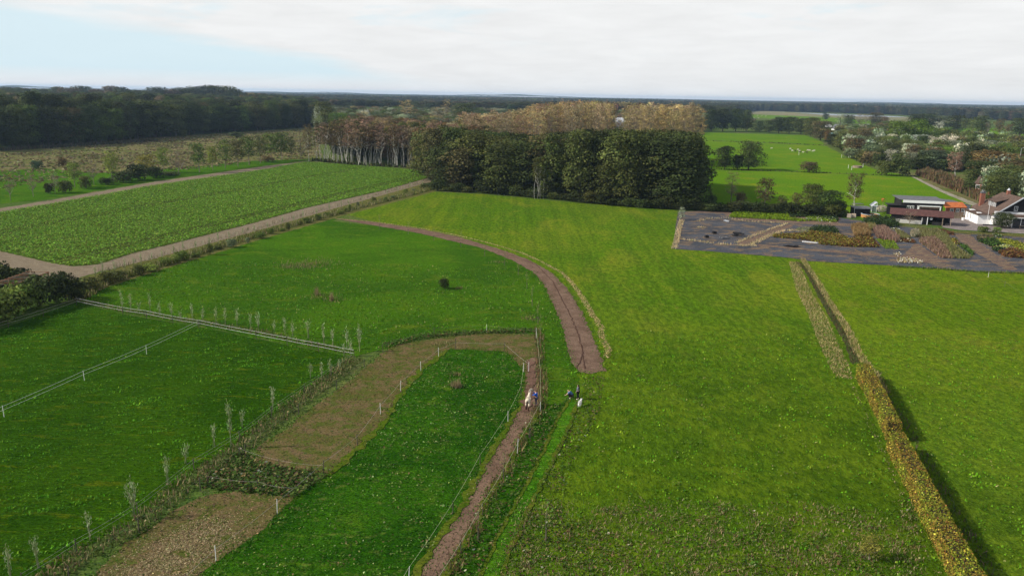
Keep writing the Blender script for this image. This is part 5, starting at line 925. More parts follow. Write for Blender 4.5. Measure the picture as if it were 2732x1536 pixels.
dm=MB(); dm.box((1.9,7.5,5.0),(.16,5.6,1.9)).box((3.2,4.78,5.2),(2.6,.14,1.5)).box((3.2,10.22,5.2),(2.6,.14,1.5)); d_=dm.build('dormer',blackw,b)
MB().slab([(1.5,4.5,6.0),(4.9,4.5,7.0),(4.9,10.5,7.0),(1.5,10.5,6.0)],.16).build('dormer_roof',tile_b,b)
for y in (5.5,6.7,8.3,9.5): window(b,1.82,y,5.1,1.0,1.3,'x',-1)
MB().box((1.2,13.6,4.2),(1.1,1.0,6.4)).build('chimney',brick,b); MB().box((1.2,13.6,7.5),(1.2,1.1,.3)).tube((1.2,13.6,7.65),.6,(1.2,13.6,8.2),.1,4).build('chimney_cap',greyroof,b)
MB().box((RX,9.5,8.1),(.8,.8,1.4)).build('ridge_chimney',brick,b); MB().tube((RX,9.5,8.8),.55,(RX,9.5,9.4),.1,4).build('ridge_chimney_cap',pale,b)
MB().box((-1.6,7.,1.3),(3.1,9.6,2.6)).build('wing_wall',white,b); MB().slab([(-3.6,1.6,2.8),(.2,1.6,2.95),(.2,12.4,2.95),(-3.6,12.4,2.8)],.22).build('wing_roof',tile_b,b)
MB().box((-2.4,4.,2.92),(1.,1.2,.16)).box((-2.0,10.5,2.92),(1.2,1.4,.16)).build('skylight',white,b)
for y in (9.8,7.6): window(b,-3.15,y,1.5,.7,1.4,'x',-1)
MB().tube((-3.4,12.,0),.08,(-3.4,12.,2.6),.08).tube((-3.2,6.,0),.06,(-3.2,6.,2.6),.06).build('drainpipe',pale,b)
MB().box((-.0,-.08,.2),(W2*.0+5.,.1,.4)).box((9.5,-.08,.2),(7,.1,.4)).build('plinth',blackw,b)
MB().box((6.2,-1.3,2.75),(6.4,2.6,.2)).build('porch_roof',white,b); MB().slab([(3.2,-2.6,2.88),(9.3,-2.6,2.88),(9.,-.07,3.35),(3.5,-.07,3.35)],.04).build('porch_tiles',tile_b,b)
MB().box((5.9,-2.1,1.3),(4.0,.1,2.6)).build('glass_doors',glass,b); MB().box((3.8,-2.2,1.3),(.18,.2,2.6)).box((5.9,-2.2,1.3),(.1,.1,2.6)).box((8.4,-2.1,1.3),(1.,.2,2.6)).build('door_frame',white,b)
MB().box((6.5,-3.3,.75),(2.6,.6,.08)).box((5.4,-3.3,.36),(.1,.5,.7)).box((7.6,-3.3,.36),(.1,.5,.7)).build('bench',wood) .matrix_world=b.matrix_world
bb=bpy.data.objects['bench']; bb.location=(hx[0],hx[1],0); bb.rotation_euler=(0,0,hrz); tag(bb,'dark wooden table before the glass doors of the farmhouse','table'); bb.name='garden_table'
p=G(2632,601); e=empty('flagpole',(p[0],p[1],0),0,'thin white flagpole before the white wing of the farmhouse','flagpole'); MB().tube((0,0,0),.06,(0,0,5.6),.035).build('pole',white,e); MB().tube((0,0,5.6),.08,(0,0,5.75),.02).build('finial',white,e)
p=G(2569,588); e=empty('barrel_planter',(p[0],p[1],0),0,'white barrel planter with red flowers in the yard','planter'); MB().tube((0,0,0),.35,(0,0,.9),.42,14).build('barrel',white,e); n=60; mk('flowers',npmesh('flowers',*cards(sph(n)*[.45,.45,.25]+[0,0,1.05],sph(n),.2,pick(n,[(1,(.35,.08,.04)),(1,(.08,.12,.02))]))[:2],LEAF,pick(n*4,[(1,(.3,.09,.05)),(1,(.1,.12,.03))])),e)
# brick house in the trees
o,rz,L=frame_px((2600,516),(2640,520)); b=empty('brick_house',(o.x,o.y,0),rz,'small brick house with white window frames half hidden by trees above the farmhouse','house')
MB().box((L/2,2.5,2.),(L,5,4.)).build('wall',brick,b); MB().slab([(-.4,-.4,3.9),(L+.4,-.4,3.9),(L+.4,2.5,6.),(-.4,2.5,6.)],.15).slab([(L+.4,2.503,6.),(L+.4,5.4,3.9),(-.4,5.4,3.9),(-.4,2.503,6.)],.15).build('roof',tile_b,b); MB().box((L*.62,-.1,1.2),(L*.5,.1,.7)).build('white_panel',white,b)
for x in (.15,.55): window(b,L*x,-.01,2.6,1.3,1.3)
p=G(2712,478); e=empty('street_lamp',(p[0],p[1],0),math.atan2(.1,1),'tall grey street lamp in front of the silvery willows at the right edge','street lamp'); h=hgt(p,396); MB().tube((0,0,0),.11,(0,0,h),.06).build('pole',pale,e); MB().tube((0,0,h),.05,(1.3,0,h+.25),.04).build('arm',pale,e); MB().box((1.5,0,h+.25),(.8,.3,.16)).build('lamp_head',white,e,.03)
# far farms
def farm(l,r,hw,hr,dp,wm,rm,lb,nm='farmhouse',wins=2):
    o,rz,L=frame_px(l,r); b=empty(nm,(o.x,o.y,0),rz,lb,'house' if nm!='shed' else 'shed')
    MB().box((L/2,dp/2,hw/2),(L,dp,hw)).build('wall',wm,b); k=dp/2
    MB().slab([(-.4,-.4,hw),(L+.4,-.4,hw),(L+.4,k,hr),(-.4,k,hr)],.2).slab([(L+.4,k+.01,hr),(L+.4,dp+.4,hw),(-.4,dp+.4,hw),(-.4,k+.01,hr)],.2).build('roof',rm,b)
    g=MB(); g.quad((-.02,0,hw),(-.02,k,hr-.2),(-.02,dp,hw)).quad((L+.02,0,hw),(L+.02,dp,hw),(L+.02,k,hr-.2)); g.build('gable',wm,b)
    for i in range(wins): window(b,L*(i+.5)/wins,-.02,hw*.5,1.4,1.2)
farm((2218,347),(2275,350),2.6,6.5,12,white,greyroof,'long farmhouse with a dark grey roof in the distance at the right',wins=4)
def gabled(px,py,wpx,hy,lb,rm):
    p=G(px,py); m=mpp(p); wd=wpx*m; h=hgt(p,hy); b=empty('gabled_house',(p[0],p[1],0),-.25,lb,'house'); ew=h*.5; dp=wd*1.3
    MB().box((0,dp/2,ew/2),(wd,dp,ew)).quad((-wd/2,-.01,ew),(wd/2,-.01,ew),(0,-.01,h-.2)).build('wall',white,b); MB().slab([(-wd/2-.4,-.5,ew-.2),(0,-.5,h),(0,dp,h),(-wd/2-.4,dp,ew-.2)],.25).slab([(.01,-.5,h),(wd/2+.4,-.5,ew-.2),(wd/2+.4,dp,ew-.2),(.01,dp,h)],.25).build('roof',rm,b); window(b,0,-.03,ew*.6,1.4,1.3)
gabled(2211,340,14,328,'white gabled farmhouse end left of the long grey roof',greyroof); gabled(2317,350,16,331,'dark roofed house with a white gable edge among the trees at the right',greyroof)
farm((2213,363),(2231,364),2.2,2.8,5,white,plain('teal_roof',(.2,.36,.38),.6),'low white outbuilding with a pale teal roof below the distant farm','shed',0)
farm((1634,338),(1668,339),5.5,10.,14,cream,pale,'pale roofed barn glimpsed through a gap in the golden poplars','distant_barn',0)
farm((1852,338),(1888,339),2.5,4.6,14,cream,pale,'low shed with a pale grey roof right of the golden poplars','distant_shed',0)
for px,ty in ((1640,268),(1655,274),(1668,270)): tree('poplar',G(px,322),27,26,'gold',f'golden poplar rising beyond the pale barn roof','golden poplars beyond the pale barn')
# water trough and sheep ------------------------------------------------
p=G(2287,448); e=empty('feed_ring',(p[0],p[1],0),0,'round grey brown feeding ring in the sheep pasture','feed ring'); ring(2.1,2.2,0,1.1,24).build('ring',wood,e); MB().tube((0,0,0),1.8,(0,0,.9),1.7,20).build('hay',plain('hay_bale',(.3,.25,.15),.9),e)
for i,(px,py) in enumerate(((2245,421),(2264,421),(2302,447),(2272,454),(2263,450),(2131,414))):
    p=G(px,py); o=MB().tube((0,0,0),.09,(0,0,1.9),.08).build('fence_post',white); o.location=(p[0],p[1],0); tag(o,'thin white post in the sheep pasture','post','white posts in the sheep pasture')
def skin(name,nodes,edges,mat,parent=None,sub=1,root=0):
    names=list(nodes); me=bpy.data.meshes.new(name); me.from_pydata([nodes[k][0] for k in names],[(names.index(a),names.index(b)) for a,b in edges],[])
    bm=bmesh.new(); bm.from_mesh(me); sk=bm.verts.layers.skin.verify(); bm.verts.ensure_lookup_table()
    for i,k in enumerate(names):
        r=nodes[k][1]; bm.verts[i][sk].radius=(r,r) if not isinstance(r,tuple) else r; bm.verts[i][sk].use_root=(i==root)
    bm.to_mesh(me); bm.free()
    me.materials.append(mat); o=mk(name,me,parent); m=o.modifiers.new('skin','SKIN'); m.use_smooth_shade=True; m.branch_smoothing=.3
    if sub: s=o.modifiers.new('sub','SUBSURF'); s.levels=sub; s.render_levels=sub
    return o
wool=plain('wool',(.62,.58,.50),.95,.15,6.); dwool=plain('dark_wool',(.05,.04,.035),.95); face=plain('sheep_face',(.5,.46,.4),.9)
def sheep(dark):
    e=empty('sheep',(0,0,0)); m=dwool if dark else wool
    N={'a':((0,0,.62),(.27,.26)),'b':((0,-.38,.62),(.24,.25)),'c':((0,.36,.64),(.23,.24)),'d':((0,.55,.74),.12)}; skin('fleece',N,[('a','b'),('a','c'),('c','d')],m,e)
    skin('head',{'a':((0,.58,.78),.09),'b':((0,.78,.66),.06)},[('a','b')],dwool if dark else face,e,1)
    for x in (-.13,.13):
        for y in (-.36,.34): MB().tube((x,y,0),.035,(x,y,.45),.05,6).build('leg',dwool if dark else face,e)
    return e
def copy_tree(o,par=None):
    c=o.copy(); COL.objects.link(c); c.parent=par
    for ch in list(o.children): copy_tree(ch,c)
    return c
Z4=lambda x,y:(1880+x/4.954,260+y/4.954)
sw=[(882,684),(1130,692),(1230,702),(1160,717),(1255,720),(1298,737),(1360,710),(1385,714),(1425,724),(1445,717)]; sd=[(1200,720),(1350,740),(1262,732)]
s0=sheep(False); s1=sheep(True); u0=u1=False
swl=['white sheep grazing alone at the left of the flock','leftmost white sheep of the main flock','white sheep at the back middle of the flock','white sheep just right and below the leftmost of the flock','white sheep in the centre of the flock beside a dark one','white sheep nearest the camera in the flock','white sheep at the back right of the flock','white sheep between the back right one and the right pair','left one of the right end pair of white sheep','right one of the right end pair of white sheep']
for (x,y),lb in zip(sw,swl):
    e=s0 if not u0 else copy_tree(s0); u0=True; p=G(*Z4(x,y)); e.location=(p[0],p[1],0); e.rotation_euler=(0,0,R.choice([-1.6,1.4])+R.normal(0,.4)); e.scale=(1.25,)*3; tag(e,lb,'sheep','sheep grazing in the far pasture')
for (x,y),lb in zip(sd,['small dark sheep at the left of the flock','larger dark sheep in the front of the flock','dark sheep in the middle of the flock beside a white one']):
    e=s1 if not u1 else copy_tree(s1); u1=True; p=G(*Z4(x,y)); e.location=(p[0],p[1],0); e.rotation_euler=(0,0,1.5+R.normal(0,.4)); e.scale=(1.3,)*3; tag(e,lb,'sheep','dark sheep in the far pasture')
for x,y in ((700,247),(755,250),(808,253),(650,278),(712,280),(670,300)):
    e=copy_tree(s0); p=G(*Z4(x,y)); e.location=(p[0],p[1],0); e.scale=(2.,2.,1.6); e.rotation_euler=(0,0,1.5); tag(e,'white animal grazing far away near the lake','sheep','white animals grazing near the lake')
# ------------------------------------------------------------------ fences
rope=plain('white_tape',(.78,.78,.74),.6,.05); ropeg=plain('green_cord',(.20,.27,.12),.8,.1); ropep=plain('pale_cord',(.52,.46,.42),.8,.1); pw=plain('white_post',(.80,.79,.74),.5,.05); pd=plain('dark_post',(.075,.062,.05),.9)
def fence(label,posts,hts,rad,rm,sag=.04,hp=1.2,taps=None,name='rope_fence'):
    """posts: (px,py,'w'|'d'|'' ) at the ground; '' = only a bend of the rope"""
    W_=[G(p[0],p[1]) for p in posts]; e=empty(name,(W_[0][0],W_[0][1],0),0,label,'fence'); ox,oy=W_[0]
    for (x,y),p in zip(W_,posts):
        if p[2]: 
            lx,ly=R.normal(0,.03,2); MB().tube((x-ox,y-oy,-.1),.026 if p[2]=='w' else .04,(x-ox+lx,y-oy+ly,hp*(p[3] if len(p)>3 else 1)),.022 if p[2]=='w' else .036,6).build('post',pw if p[2]=='w' else pd,e)
    for h in hts:
        sg=[]
        for a,b in zip(W_[:-1],W_[1:]):
            k=6; pr=None
            for j in range(k+1):
                t=j/k; q=(a[0]+(b[0]-a[0])*t-ox,a[1]+(b[1]-a[1])*t-oy,h-sag*4*t*(1-t)*(1+R.random()*.1))
                if pr: sg.append((pr,rad,q,rad))
                pr=q
        mk('rope',tube_mesh('rope',sg,rm,4),e)
    return e
fence('white double tape fence along the top of the lower left paddock',[(205,815,'d',1.3),(328,840,'d'),(391,849,'d'),(462,864,'d'),(531,875,'d'),(684,906,'d'),(767,922,'d'),(850,938,'d'),(945,957,'d')],(1.15,.72),.013,rope,.03)
fence('thin double tape fence in front of the dark laurel hedge',[(205,817,''),(117,847,'d'),(23,876,'d'),(-100,912,'d'),(-300,970,'d')],(1.15,.75),.008,ropep,.02)
fence('white double tape fence crossing the left paddock with white posts',[(531,877,''),(391,945,'w'),(225.5,1015,'w'),(11,1112,'w'),(-240,1225,'w')],(1.15,.75),.011,rope,.05,1.2)
fence('light rope fence with dark posts along the lower edge of the left paddock',[(945,958,''),(884,1002,'d'),(812,1050,'d'),(725,1112,'d'),(640,1180,'d'),(518,1256,'d'),(368,1377,'d'),(205,1476,'d'),(60,1570,'d')],(1.1,.8),.006,ropep,.05)
fence('thin green cord fence along the upper left edge of the worn ring',[(1431,902,'w',1.2),(1298.6,887,'w'),(1158,895,'d'),(1022,942,'d'),(972,982,'d'),(898,1040,'d'),(797,1106,'d'),(655,1216,'d'),(535,1308,'d'),(372,1420,'d'),(185,1552,'d')],(1.05,),.008,ropeg,.06)
fence('rope fence with white and dark posts around the left side of the inner paddock',[(1410,992,'w'),(1345,936,'d'),(1214.7,933,'d',1.25),(1170,952,'w'),(1123,990,'w'),(1068.5,1043,'w'),(1015.5,1105,'w'),(954,1190,'d'),(863,1262,'d'),(739.7,1370,'w'),(576.6,1498,'w'),(430,1630,'w')],(1.0,),.008,ropep,.06,1.25)
fence('pale green cord fence along the left side of the horse track',[(1396.5,992,'w'),(1389.5,1053,'d'),(1355,1125,'w'),(1281,1240,'d'),(1208,1371,'d'),(1090,1550,'w'),(1000,1700,'w')],(1.0,),.009,plain('yellow_cord',(.48,.52,.30),.8,.05),.08,1.15)
fence('pale green cord fence along the right side of the horse track',[(1431,902,''),(1441,1010,''),(1441,1100,'w'),(1380,1210,'w',1.3),(1343,1282,'d'),(1287,1375,'d'),(1231,1478,'d'),(1160,1590,'d')],(1.05,),.009,bpy.data.materials['yellow_cord'],.05,1.15)
fence('upper white cord crossing the dock patch',[(640,1216,'d',.7),(745,1248,'d',.7),(863,1262,'')],(.75,),.005,ropep,.1)
fence('lower white cord crossing the dock patch',[(556,1290,'d',.7),(690,1305,'d',.7),(782,1322,'')],(.7,),.005,ropep,.12)
fence('thin wire fence crossing the far right meadow corner',[(2636,740,'w'),(2680,765,'d'),(2732,800,'d')],(.9,),.008,ropeg,.05,1.)
f_=[(2447,617),(2480,620),(2520,623),(2555,627),(2590,631),(2625,634),(2660,637),(2690,640),(2720,643),(2760,647)]
fence('low dark post and rail fence between the nursery and the yard',[(x,y,'d') for x,y in f_],(.9,.5),.03,pd,.0,1.05,name='rail_fence')
# pergola frame at the left edge
a=Vector(G(81,764)); b_=Vector(G(-30,806)); d=(b_-a); L=d.length; e=empty('pergola',(a.x,a.y,0),math.atan2(d.y,d.x),'rusty open pergola roof frame with pale slats between the dark shrubs at the left edge','pergola')
rust=plain('rusty_beams',(.20,.085,.04),.8,.3)
for y in (0,3.4): MB().box((L/2,y,2.5),(L,.12,.16)).build('beam',rust,e)
for i in range(int(L/.9)): MB().box((.4+i*.9,1.7,2.62),(.07,3.7,.06)).build('slat',wood if i%3 else rust,e)
for x in (.2,L/2,L-.2):
    for y in (0,3.4): MB().box((x,y,1.2),(.12,.12,2.42)).build('post',rust,e)
# ------------------------------------------------------------------ clipped beech hedges
HCOL=[(4,(.235,.205,.028)),(5,(.165,.18,.02)),(1.6,(.24,.15,.03)),(2,(.12,.15,.018)),(.8,(.22,.10,.03)),(1.2,(.46,.42,.06))]
def hedge(cl,wd,h,lb,dens=125):
    c=[Vector(G(*p)) for p in cl]; Ps=[];Ns=[]; base=c[0]; seg=[]
    for a,b in zip(c[:-1],c[1:]):
        L=(b-a).length; u=(b-a)/L; s=Vector((-u.y,u.x))
        if s.x>0: s=-s                                     # s points left
        for face,area in (('top',wd*L),('left',h*L),('right',h*L)):
            n=int(area*dens); t=R.uniform(-.02,1.02,n)
            if face=='top': k=R.uniform(-.5,.5,n)*wd; z=h+R.normal(0,.05,n); N=np.tile([0,0,1.],(n,1))
            else:
                sg=1 if face=='left' else -1; k=sg*(wd*.5+R.normal(0,.05,n)); z=R.uniform(.08,h,n); N=np.tile([s.x*sg,s.y*sg,.25],(n,1))
            P=np.stack([a.x+u.x*L*t+s.x*k,a.y+u.y*L*t+s.y*k,z],1)
            wv=np.array([mnoise.noise(Vector((p[0]*.5,p[1]*.5,p[2]*.5+5))) for p in P])*.14; P+=N*wv[:,None]; Ps.append(P);Ns.append(N+R.normal(0,.55,(n,3)))
        q=MB(); 
        seg.append(((a.x+b.x)/2,(a.y+b.y)/2,L,math.atan2(u.y,u.x)))
    for end,dr in ((c[0],c[0]-c[1]),(c[-1],c[-1]-c[-2])):
        dr=dr.normalized(); s=Vector((-dr.y,dr.x)); n=int(wd*h*dens); k=R.uniform(-.5,.5,n)*wd; z=R.uniform(.08,h,n)
        Ps.append(np.stack([end.x+s.x*k+R.normal(0,.03,n),end.y+s.y*k+R.normal(0,.03,n),z],1)); Ns.append(np.tile([dr.x,dr.y,.2],(n,1))+R.normal(0,.5,(n,3)))
    P=np.concatenate(Ps);N=np.concatenate(Ns); P[:,0]-=base.x; P[:,1]-=base.y
    pc=np.array([mnoise.noise(Vector((p[0]*.35,p[1]*.35,p[2]*.6)))for p in P]); C=pick(len(P),HCOL,.26)*np.where(pc[:,None]>.1,[[1.0,1.1,.9]],[[1.05,.9,1.]])
    e=empty('hedge',(base.x,base.y,0),0,lb,'hedge'); V,Fc,C=cards(P,N,R.uniform(.08,.19,len(P)),C,.8); mk('leaves',npmesh('hedge_leaves',V,Fc,LEAF,C),e)
    f=MB(); [f.box((x-base.x,y-base.y,h*.48),(L*.995,wd*.8,h*.9),r) for x,y,L,r in seg]; f.build('twigs',plain('hedge_twigs',(.05,.04,.02),.95,.4,5.),e)
hedge([(2300,1013),(2350,1108),(2381,1176)],1.25,1.95,'far piece of the clipped yellow brown beech hedge, ending at the gap')
hedge([(2385,1204),(2443,1314),(2490,1412),(2545,1520),(2610,1640)],1.3,2.0,'near and longer piece of the clipped yellow brown beech hedge')
# ------------------------------------------------------------------ people and animals
skinm=plain('skin',(.55,.33,.24),.6,.08); 
def cloth(n,c): return plain(n,c,.85,.18,6.)
def person(p,ang,pose,label,top,legs,shoe,hairc,long_=False,top2=None,bare=False):
    e=empty('person',(p[0],p[1],0),ang,label,'person'); J=dict(pose)
    rad={'pel':.13,'spi':.125,'che':.14,'nec':.055,'hea':.085,'cro':.075,'fac':.05}
    for s in 'LR': rad.update({'sh'+s:.07,'el'+s:.045,'wr'+s:.03,'ha'+s:.035,'hi'+s:.095,'kn'+s:.06,'an'+s:.04,'to'+s:.035})
    N={k:(v,rad[k]) for k,v in J.items()}; E_=[('pel','spi'),('spi','che'),('che','nec'),('nec','hea'),('hea','cro'),('hea','fac')]
    for s in 'LR': E_+=[('che','sh'+s),('sh'+s,'el'+s),('el'+s,'wr'+s),('wr'+s,'ha'+s),('pel','hi'+s),('hi'+s,'kn'+s),('kn'+s,'an'+s),('an'+s,'to'+s)]
    for s in 'LR':
        w0=Vector(J['wr'+s]);h0=Vector(J['ha'+s]);d=(h0-w0).normalized(); sd=d.cross(Vector((0,0,1))); sd=sd.normalized() if sd.length>.1 else Vector((1,0,0)); dn=Vector((0,0,-1))
        for i,(o_,l) in enumerate(((-.03,.06),(-.01,.075),(.01,.072),(.03,.055))):
            a=h0+sd*o_+d*.02; N[f'f{s}{i}a']=(tuple(a+d*l*.6),.010); N[f'f{s}{i}b']=(tuple(a+d*l+dn*.02),.008); E_+=[('ha'+s,f'f{s}{i}a'),(f'f{s}{i}a',f'f{s}{i}b')]
        N[f'f{s}t']=(tuple(w0+d*.04+sd*(-.05 if s=='L' else .05)),.010); E_.append(('wr'+s,f'f{s}t'))
    skin('body',N,E_,skinm,e,1)
    g=lambda k,m:(J[k],rad[k]*m)
    T={k:g(k,1.28) for k in ('pel','spi','che')}; T.update({k+s:g(k+s,1.3) for k in (('sh','el') if bare else ('sh','el','wr')) for s in 'LR'}); te=[('pel','spi'),('spi','che')]+[('che','sh'+s) for s in 'LR']+[('sh'+s,'el'+s) for s in 'LR']+([] if bare else [('el'+s,'wr'+s) for s in 'LR']); skin('jacket' if not bare else 'shirt',T,te,top,e,1)
    if top2: v=Vector(J['spi']); skin('vest',{'a':(tuple(v+Vector((0,.0,.22))),.165),'b':(tuple(v),.16),'c':(tuple(v-Vector((0,0,.22))),.165)},[('a','b'),('b','c')],top2,e,1)
    T={'pel':g('pel',1.2)}; T.update({k+s:g(k+s,1.22) for k in ('hi','kn','an') for s in 'LR'}); skin('trousers',T,[('pel','hi'+s) for s in 'LR']+[('hi'+s,'kn'+s) for s in 'LR']+[('kn'+s,'an'+s) for s in 'LR'],legs,e,1)
    for s in 'LR':
        a=Vector(J['an'+s]);t_=Vector(J['to'+s]); skin('shoe',{'a':((a.x,a.y,.055),.055),'b':((t_.x,t_.y,.045),.048)},[('a','b')],shoe,e,1)
    h=Vector(J['hea']);c=Vector(J['cro']);fv=Vector(J['fac'])-h; bk=-fv.normalized()*.045
    HN={'a':(tuple(c+bk*.4+Vector((0,0,.012))),.088),'b':(tuple(h+bk),.085)}; he=[('a','b')]
    if long_: HN['c']=(tuple(h+bk*3-Vector((0,0,.22))),.085);HN['d']=(tuple(h+bk*3.6-Vector((0,0,.5))),.06);he+=[('b','c'),('c','d')]
    skin('hair',HN,he,hairc,e,1)
    ey=MB(); sd=Vector((0,0,1)).cross(fv).normalized()
    for s in (-1,1): q=Vector(J['fac'])+sd*s*.03+fv.normalized()*.035+Vector((0,0,.02)); ey.box(tuple(q),(.018,.018,.012))
    ey.build('eyes',plain('eye',(.02,.02,.02),.3),e); q=Vector(J['fac'])+fv.normalized()*.05; MB().tube(tuple(q+Vector((0,0,.015))),.006,tuple(q+fv.normalized()*.015-Vector((0,0,.012))),.012,6).build('nose',skinm,e)
    return e
stand=dict(pel=(0,0,.95),spi=(0,.0,1.12),che=(0,0,1.33),nec=(0,.01,1.49),hea=(0,.03,1.61),cro=(0,.02,1.69),fac=(0,.085,1.60),shL=(-.18,0,1.42),shR=(.18,0,1.42),elL=(-.26,.0,1.16),elR=(.26,0,1.16),wrL=(-.24,.12,.95),wrR=(.24,.12,.95),haL=(-.235,.15,.88),haR=(.235,.15,.88),
 hiL=(-.1,0,.88),hiR=(.1,0,.88),knL=(-.11,.03,.49),knR=(.11,.0,.49),anL=(-.12,-.02,.09),anR=(.12,-.06,.09),toL=(-.13,.14,.05),toR=(.14,.1,.05))
lead=dict(stand); lead.update(elL=(-.22,.22,1.26),wrL=(-.14,.46,1.24),haL=(-.12,.53,1.25),elR=(.22,.22,1.30),wrR=(.1,.44,1.45),haR=(.08,.51,1.48),che=(0,.05,1.33),nec=(0,.07,1.49),hea=(0,.11,1.60),cro=(0,.10,1.685),fac=(0,.165,1.59))
squat=dict(pel=(0,-.16,.38),spi=(0,-.08,.52),che=(0,.10,.70),nec=(0,.24,.80),hea=(0,.34,.86),cro=(0,.34,.945),fac=(0,.39,.83),shL=(-.18,.14,.76),shR=(.18,.14,.76),elL=(-.2,.36,.55),elR=(.2,.36,.55),wrL=(-.1,.55,.36),wrR=(.1,.52,.32),haL=(-.08,.62,.33),haR=(.08,.59,.29),
 hiL=(-.12,-.14,.36),hiR=(.12,-.14,.36),knL=(-.2,.30,.5),knR=(.2,.30,.5),anL=(-.16,.02,.1),anR=(.16,.02,.1),toL=(-.18,.18,.05),toR=(.18,.18,.05))
denim=cloth('blue_denim',(.035,.06,.11)); blk=cloth('black_cloth',(.012,.012,.014)); hb=cloth('brown_hair',(.10,.055,.03)); 
p=G(1430,1082); person(p,math.radians(72),lead,'person in a bright blue jacket and jeans standing by the horse, hands at its halter',cloth('bright_blue',(.02,.11,.50)),denim,blk,hb)
p=G(1523,1062); person(p,math.radians(80),squat,'person in a blue shirt crouching and bending forward on the grass, bare arms, white shoes',cloth('faded_blue',(.06,.13,.28)),blk,white,cloth('fair_hair',(.34,.2,.10)),bare=True)
p=G(1541.5,1065); person(p,math.radians(65),stand,'person with long dark hair standing in a grey jacket with black vest and white shoes',cloth('grey_jacket',(.22,.22,.26)),blk,white,cloth('dark_hair',(.02,.013,.011)),True)
# horse
def twotone(name,a,b,ylim):
    t=MT(name); tc_=t.n.new('ShaderNodeTexCoord'); sp_=t.n.new('ShaderNodeSeparateXYZ'); t.l.new(tc_.outputs['Object'],sp_.inputs[0]); g_=t.ramp(t.noise(5,4,.6),.3,.7)
    z=t.ramp(sp_.outputs[2],.50,.75); y=t.ramp(sp_.outputs[1],-.2,.1); m=t.n.new('ShaderNodeMath'); m.operation='MAXIMUM'; t.l.new(z,m.inputs[0]); t.l.new(y,m.inputs[1])
    x=t.mix(m.outputs[0],b,t.mix(g_,tuple(v*.85 for v in a),a)); t.col(x); t.b.inputs['Roughness'].default_value=.6; return t.m
coat=twotone('cream_coat',(.66,.56,.42),(.05,.03,.02),0); mane=plain('dark_hair_brown',(.035,.020,.014),.8)
a=Vector(G(1406,1096)); e=empty('horse',(a.x+.12,a.y+.7,0),math.radians(-9),'cream coloured horse with a dark brown tail standing on the dirt track, seen from behind','horse')
N={'bar':((0,0,1.16),(.30,.32)),'rum':((0,-.45,1.2),(.29,.30)),'cro':((0,-.72,1.17),(.20,.22)),'che':((0,.45,1.15),(.25,.31)),'wit':((0,.62,1.3),.2),'nb':((.02,.85,1.5),.16),'nm':((.08,1.05,1.72),.12),'pol':((.16,1.2,1.9),.085),'jaw':((.27,1.28,1.82),.095),'fac':((.4,1.38,1.66),.07),'muz':((.5,1.46,1.5),.055)}
E_=[('bar','rum'),('rum','cro'),('bar','che'),('che','wit'),('wit','nb'),('nb','nm'),('nm','pol'),('pol','jaw'),('jaw','fac'),('fac','muz')]
for s,x in (('L',-.17),('R',.17)):
    o2=.08 if s=='L' else -.1
    N.update({'h1'+s:((x*.9,-.55,1.0),.17),'h2'+s:((x*1.05,-.45+o2*.5,.82),.11),'h3'+s:((x,-.78+o2,.52),.055),'h4'+s:((x,-.72+o2,.16),.04),'h5'+s:((x,-.66+o2,.04),.055),
     'g1'+s:((x*.8,.5,.95),.12),'g2'+s:((x*.9,.46-o2*.5,.78),.085),'g3'+s:((x*.85,.5-o2,.46),.05),'g4'+s:((x*.85,.47-o2,.15),.036),'g5'+s:((x*.85,.52-o2,.04),.052)})
    E_+=[('rum','h1'+s),('h1'+s,'h2'+s),('h2'+s,'h3'+s),('h3'+s,'h4'+s),('h4'+s,'h5'+s),('che','g1'+s),('g1'+s,'g2'+s),('g2'+s,'g3'+s),('g3'+s,'g4'+s),('g4'+s,'g5'+s)]
skin('body',N,E_,coat,e,2)
skin('tail',{'a':((0,-.86,1.27),.06),'b':((0,-1.02,1.05),.085),'c':((0,-1.05,.7),.095),'d':((-.02,-1.02,.28),.06)},[('a','b'),('b','c'),('c','d')],mane,e,1)
f=MB(); f.tube((.12,1.17,1.95),.035,(.11,1.2,2.07),.005,6).tube((.22,1.2,1.95),.035,(.24,1.23,2.07),.005,6); f.build('ears',coat,e)
skin('mane',{'a':((-.06,.8,1.66),.05),'b':((-.02,1.0,1.86),.05),'c':((.12,1.15,1.98),.045)},[('a','b'),('b','c')],cloth('pale_mane',(.5,.42,.30)),e,1)
f=MB(); 
f.tube((.36,1.28,1.78),.088,(.38,1.3,1.76),.09,10).tube((.2,1.14,1.84),.1,(.22,1.16,1.81),.105,10).tube((.3,1.38,1.82),.02,(.42,1.45,1.62),.02,5); f.build('halter',plain('halter_black',(.015,.012,.012),.6),e)
MB().tube((.42,1.4,1.62),.012,(.62,1.0,1.2),.012,5).build('lead_rope',plain('lead_red',(.3,.05,.04),.8),e)
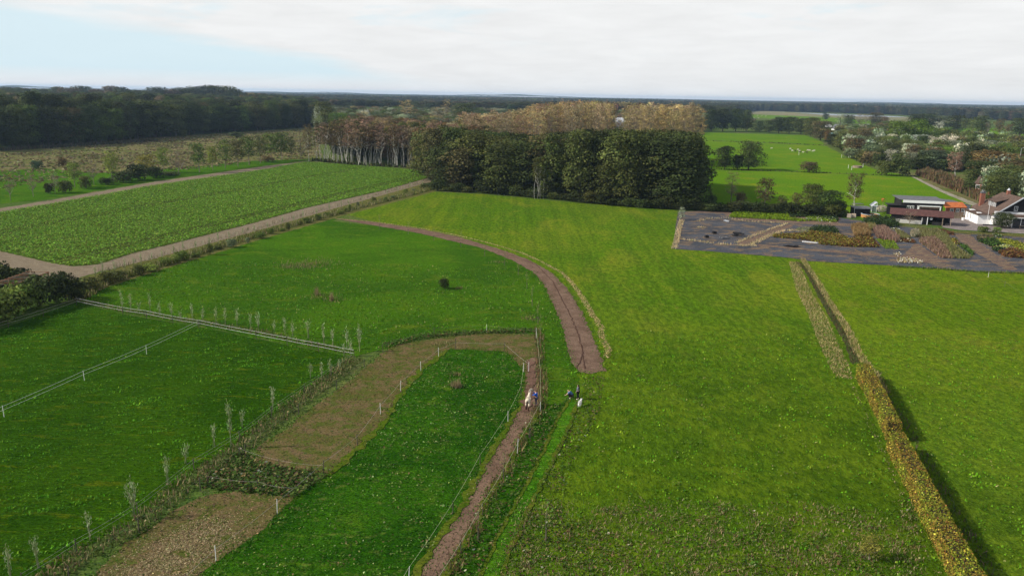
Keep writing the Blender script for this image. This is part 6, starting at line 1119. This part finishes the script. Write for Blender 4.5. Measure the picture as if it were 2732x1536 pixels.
# dog
bpy.data.objects['horse'].scale=(.92,.92,.92)
a=Vector(G(1545,1086)); e=empty('dog',(a.x+.1,a.y+.3,0),-.35,'fluffy white dog on the grass seen from behind, below the standing person','dog'); e.scale=(.85,.85,.85); fur=plain('white_fur',(.80,.78,.73),.95,.08,9.)
N={'a':((0,0,.52),(.19,.2)),'b':((0,-.26,.5),(.17,.19)),'c':((0,.28,.54),(.17,.2)),'n':((0,.42,.68),.12),'h':((.04,.52,.76),.105),'m':((.1,.66,.72),.045)}; E_=[('a','b'),('a','c'),('c','n'),('n','h'),('h','m')]
for s,x in (('L',-.1),('R',.1)): N.update({'p'+s:((x,-.3,.36),.09),'q'+s:((x,-.36,.2),.05),'r'+s:((x,-.3,.04),.04),'s'+s:((x,.28,.36),.07),'t'+s:((x,.29,.18),.045),'u'+s:((x,.31,.04),.04)}); E_+=[('b','p'+s),('p'+s,'q'+s),('q'+s,'r'+s),('c','s'+s),('s'+s,'t'+s),('t'+s,'u'+s)]
skin('body',N,E_,fur,e,2); skin('tail',{'a':((0,-.42,.55),.06),'b':((-.02,-.56,.42),.075),'c':((-.03,-.6,.2),.05)},[('a','b'),('b','c')],fur,e,1)
MB().tube((-.02,.5,.84),.035,(-.03,.5,.93),.006,5).tube((.1,.52,.84),.035,(.11,.52,.93),.006,5).build('ears',fur,e)
n=900; P=sph(n)*[.2,.45,.2]+[0,0,.53]; V,T,C=blades(P,.09,.03,np.tile([.8,.78,.73],(n,1)),1.2); mk('coat',npmesh('dog_coat',V,T,LEAF,C),e)
# ------------------------------------------------------------------ air
hz=MB(); hz.box((0,6200,29),(31000,13400,60)); 
hm=bpy.data.materials.new('haze'); hm.use_nodes=True; hn=hm.node_tree; hn.nodes.remove(hn.nodes['Principled BSDF']); pv=hn.nodes.new('ShaderNodeVolumePrincipled'); pv.inputs['Color'].default_value=(.50,.72,1.,1); pv.inputs['Density'].default_value=7.5e-5; pv.inputs['Anisotropy'].default_value=.2
hn.links.new(pv.outputs[0],hn.nodes['Material Output'].inputs['Volume'])
ho=hz.build('haze',hm); tag(ho,kind='stuff'); ho['label']='thin blue autumn haze over the land'; ho['category']='haze'
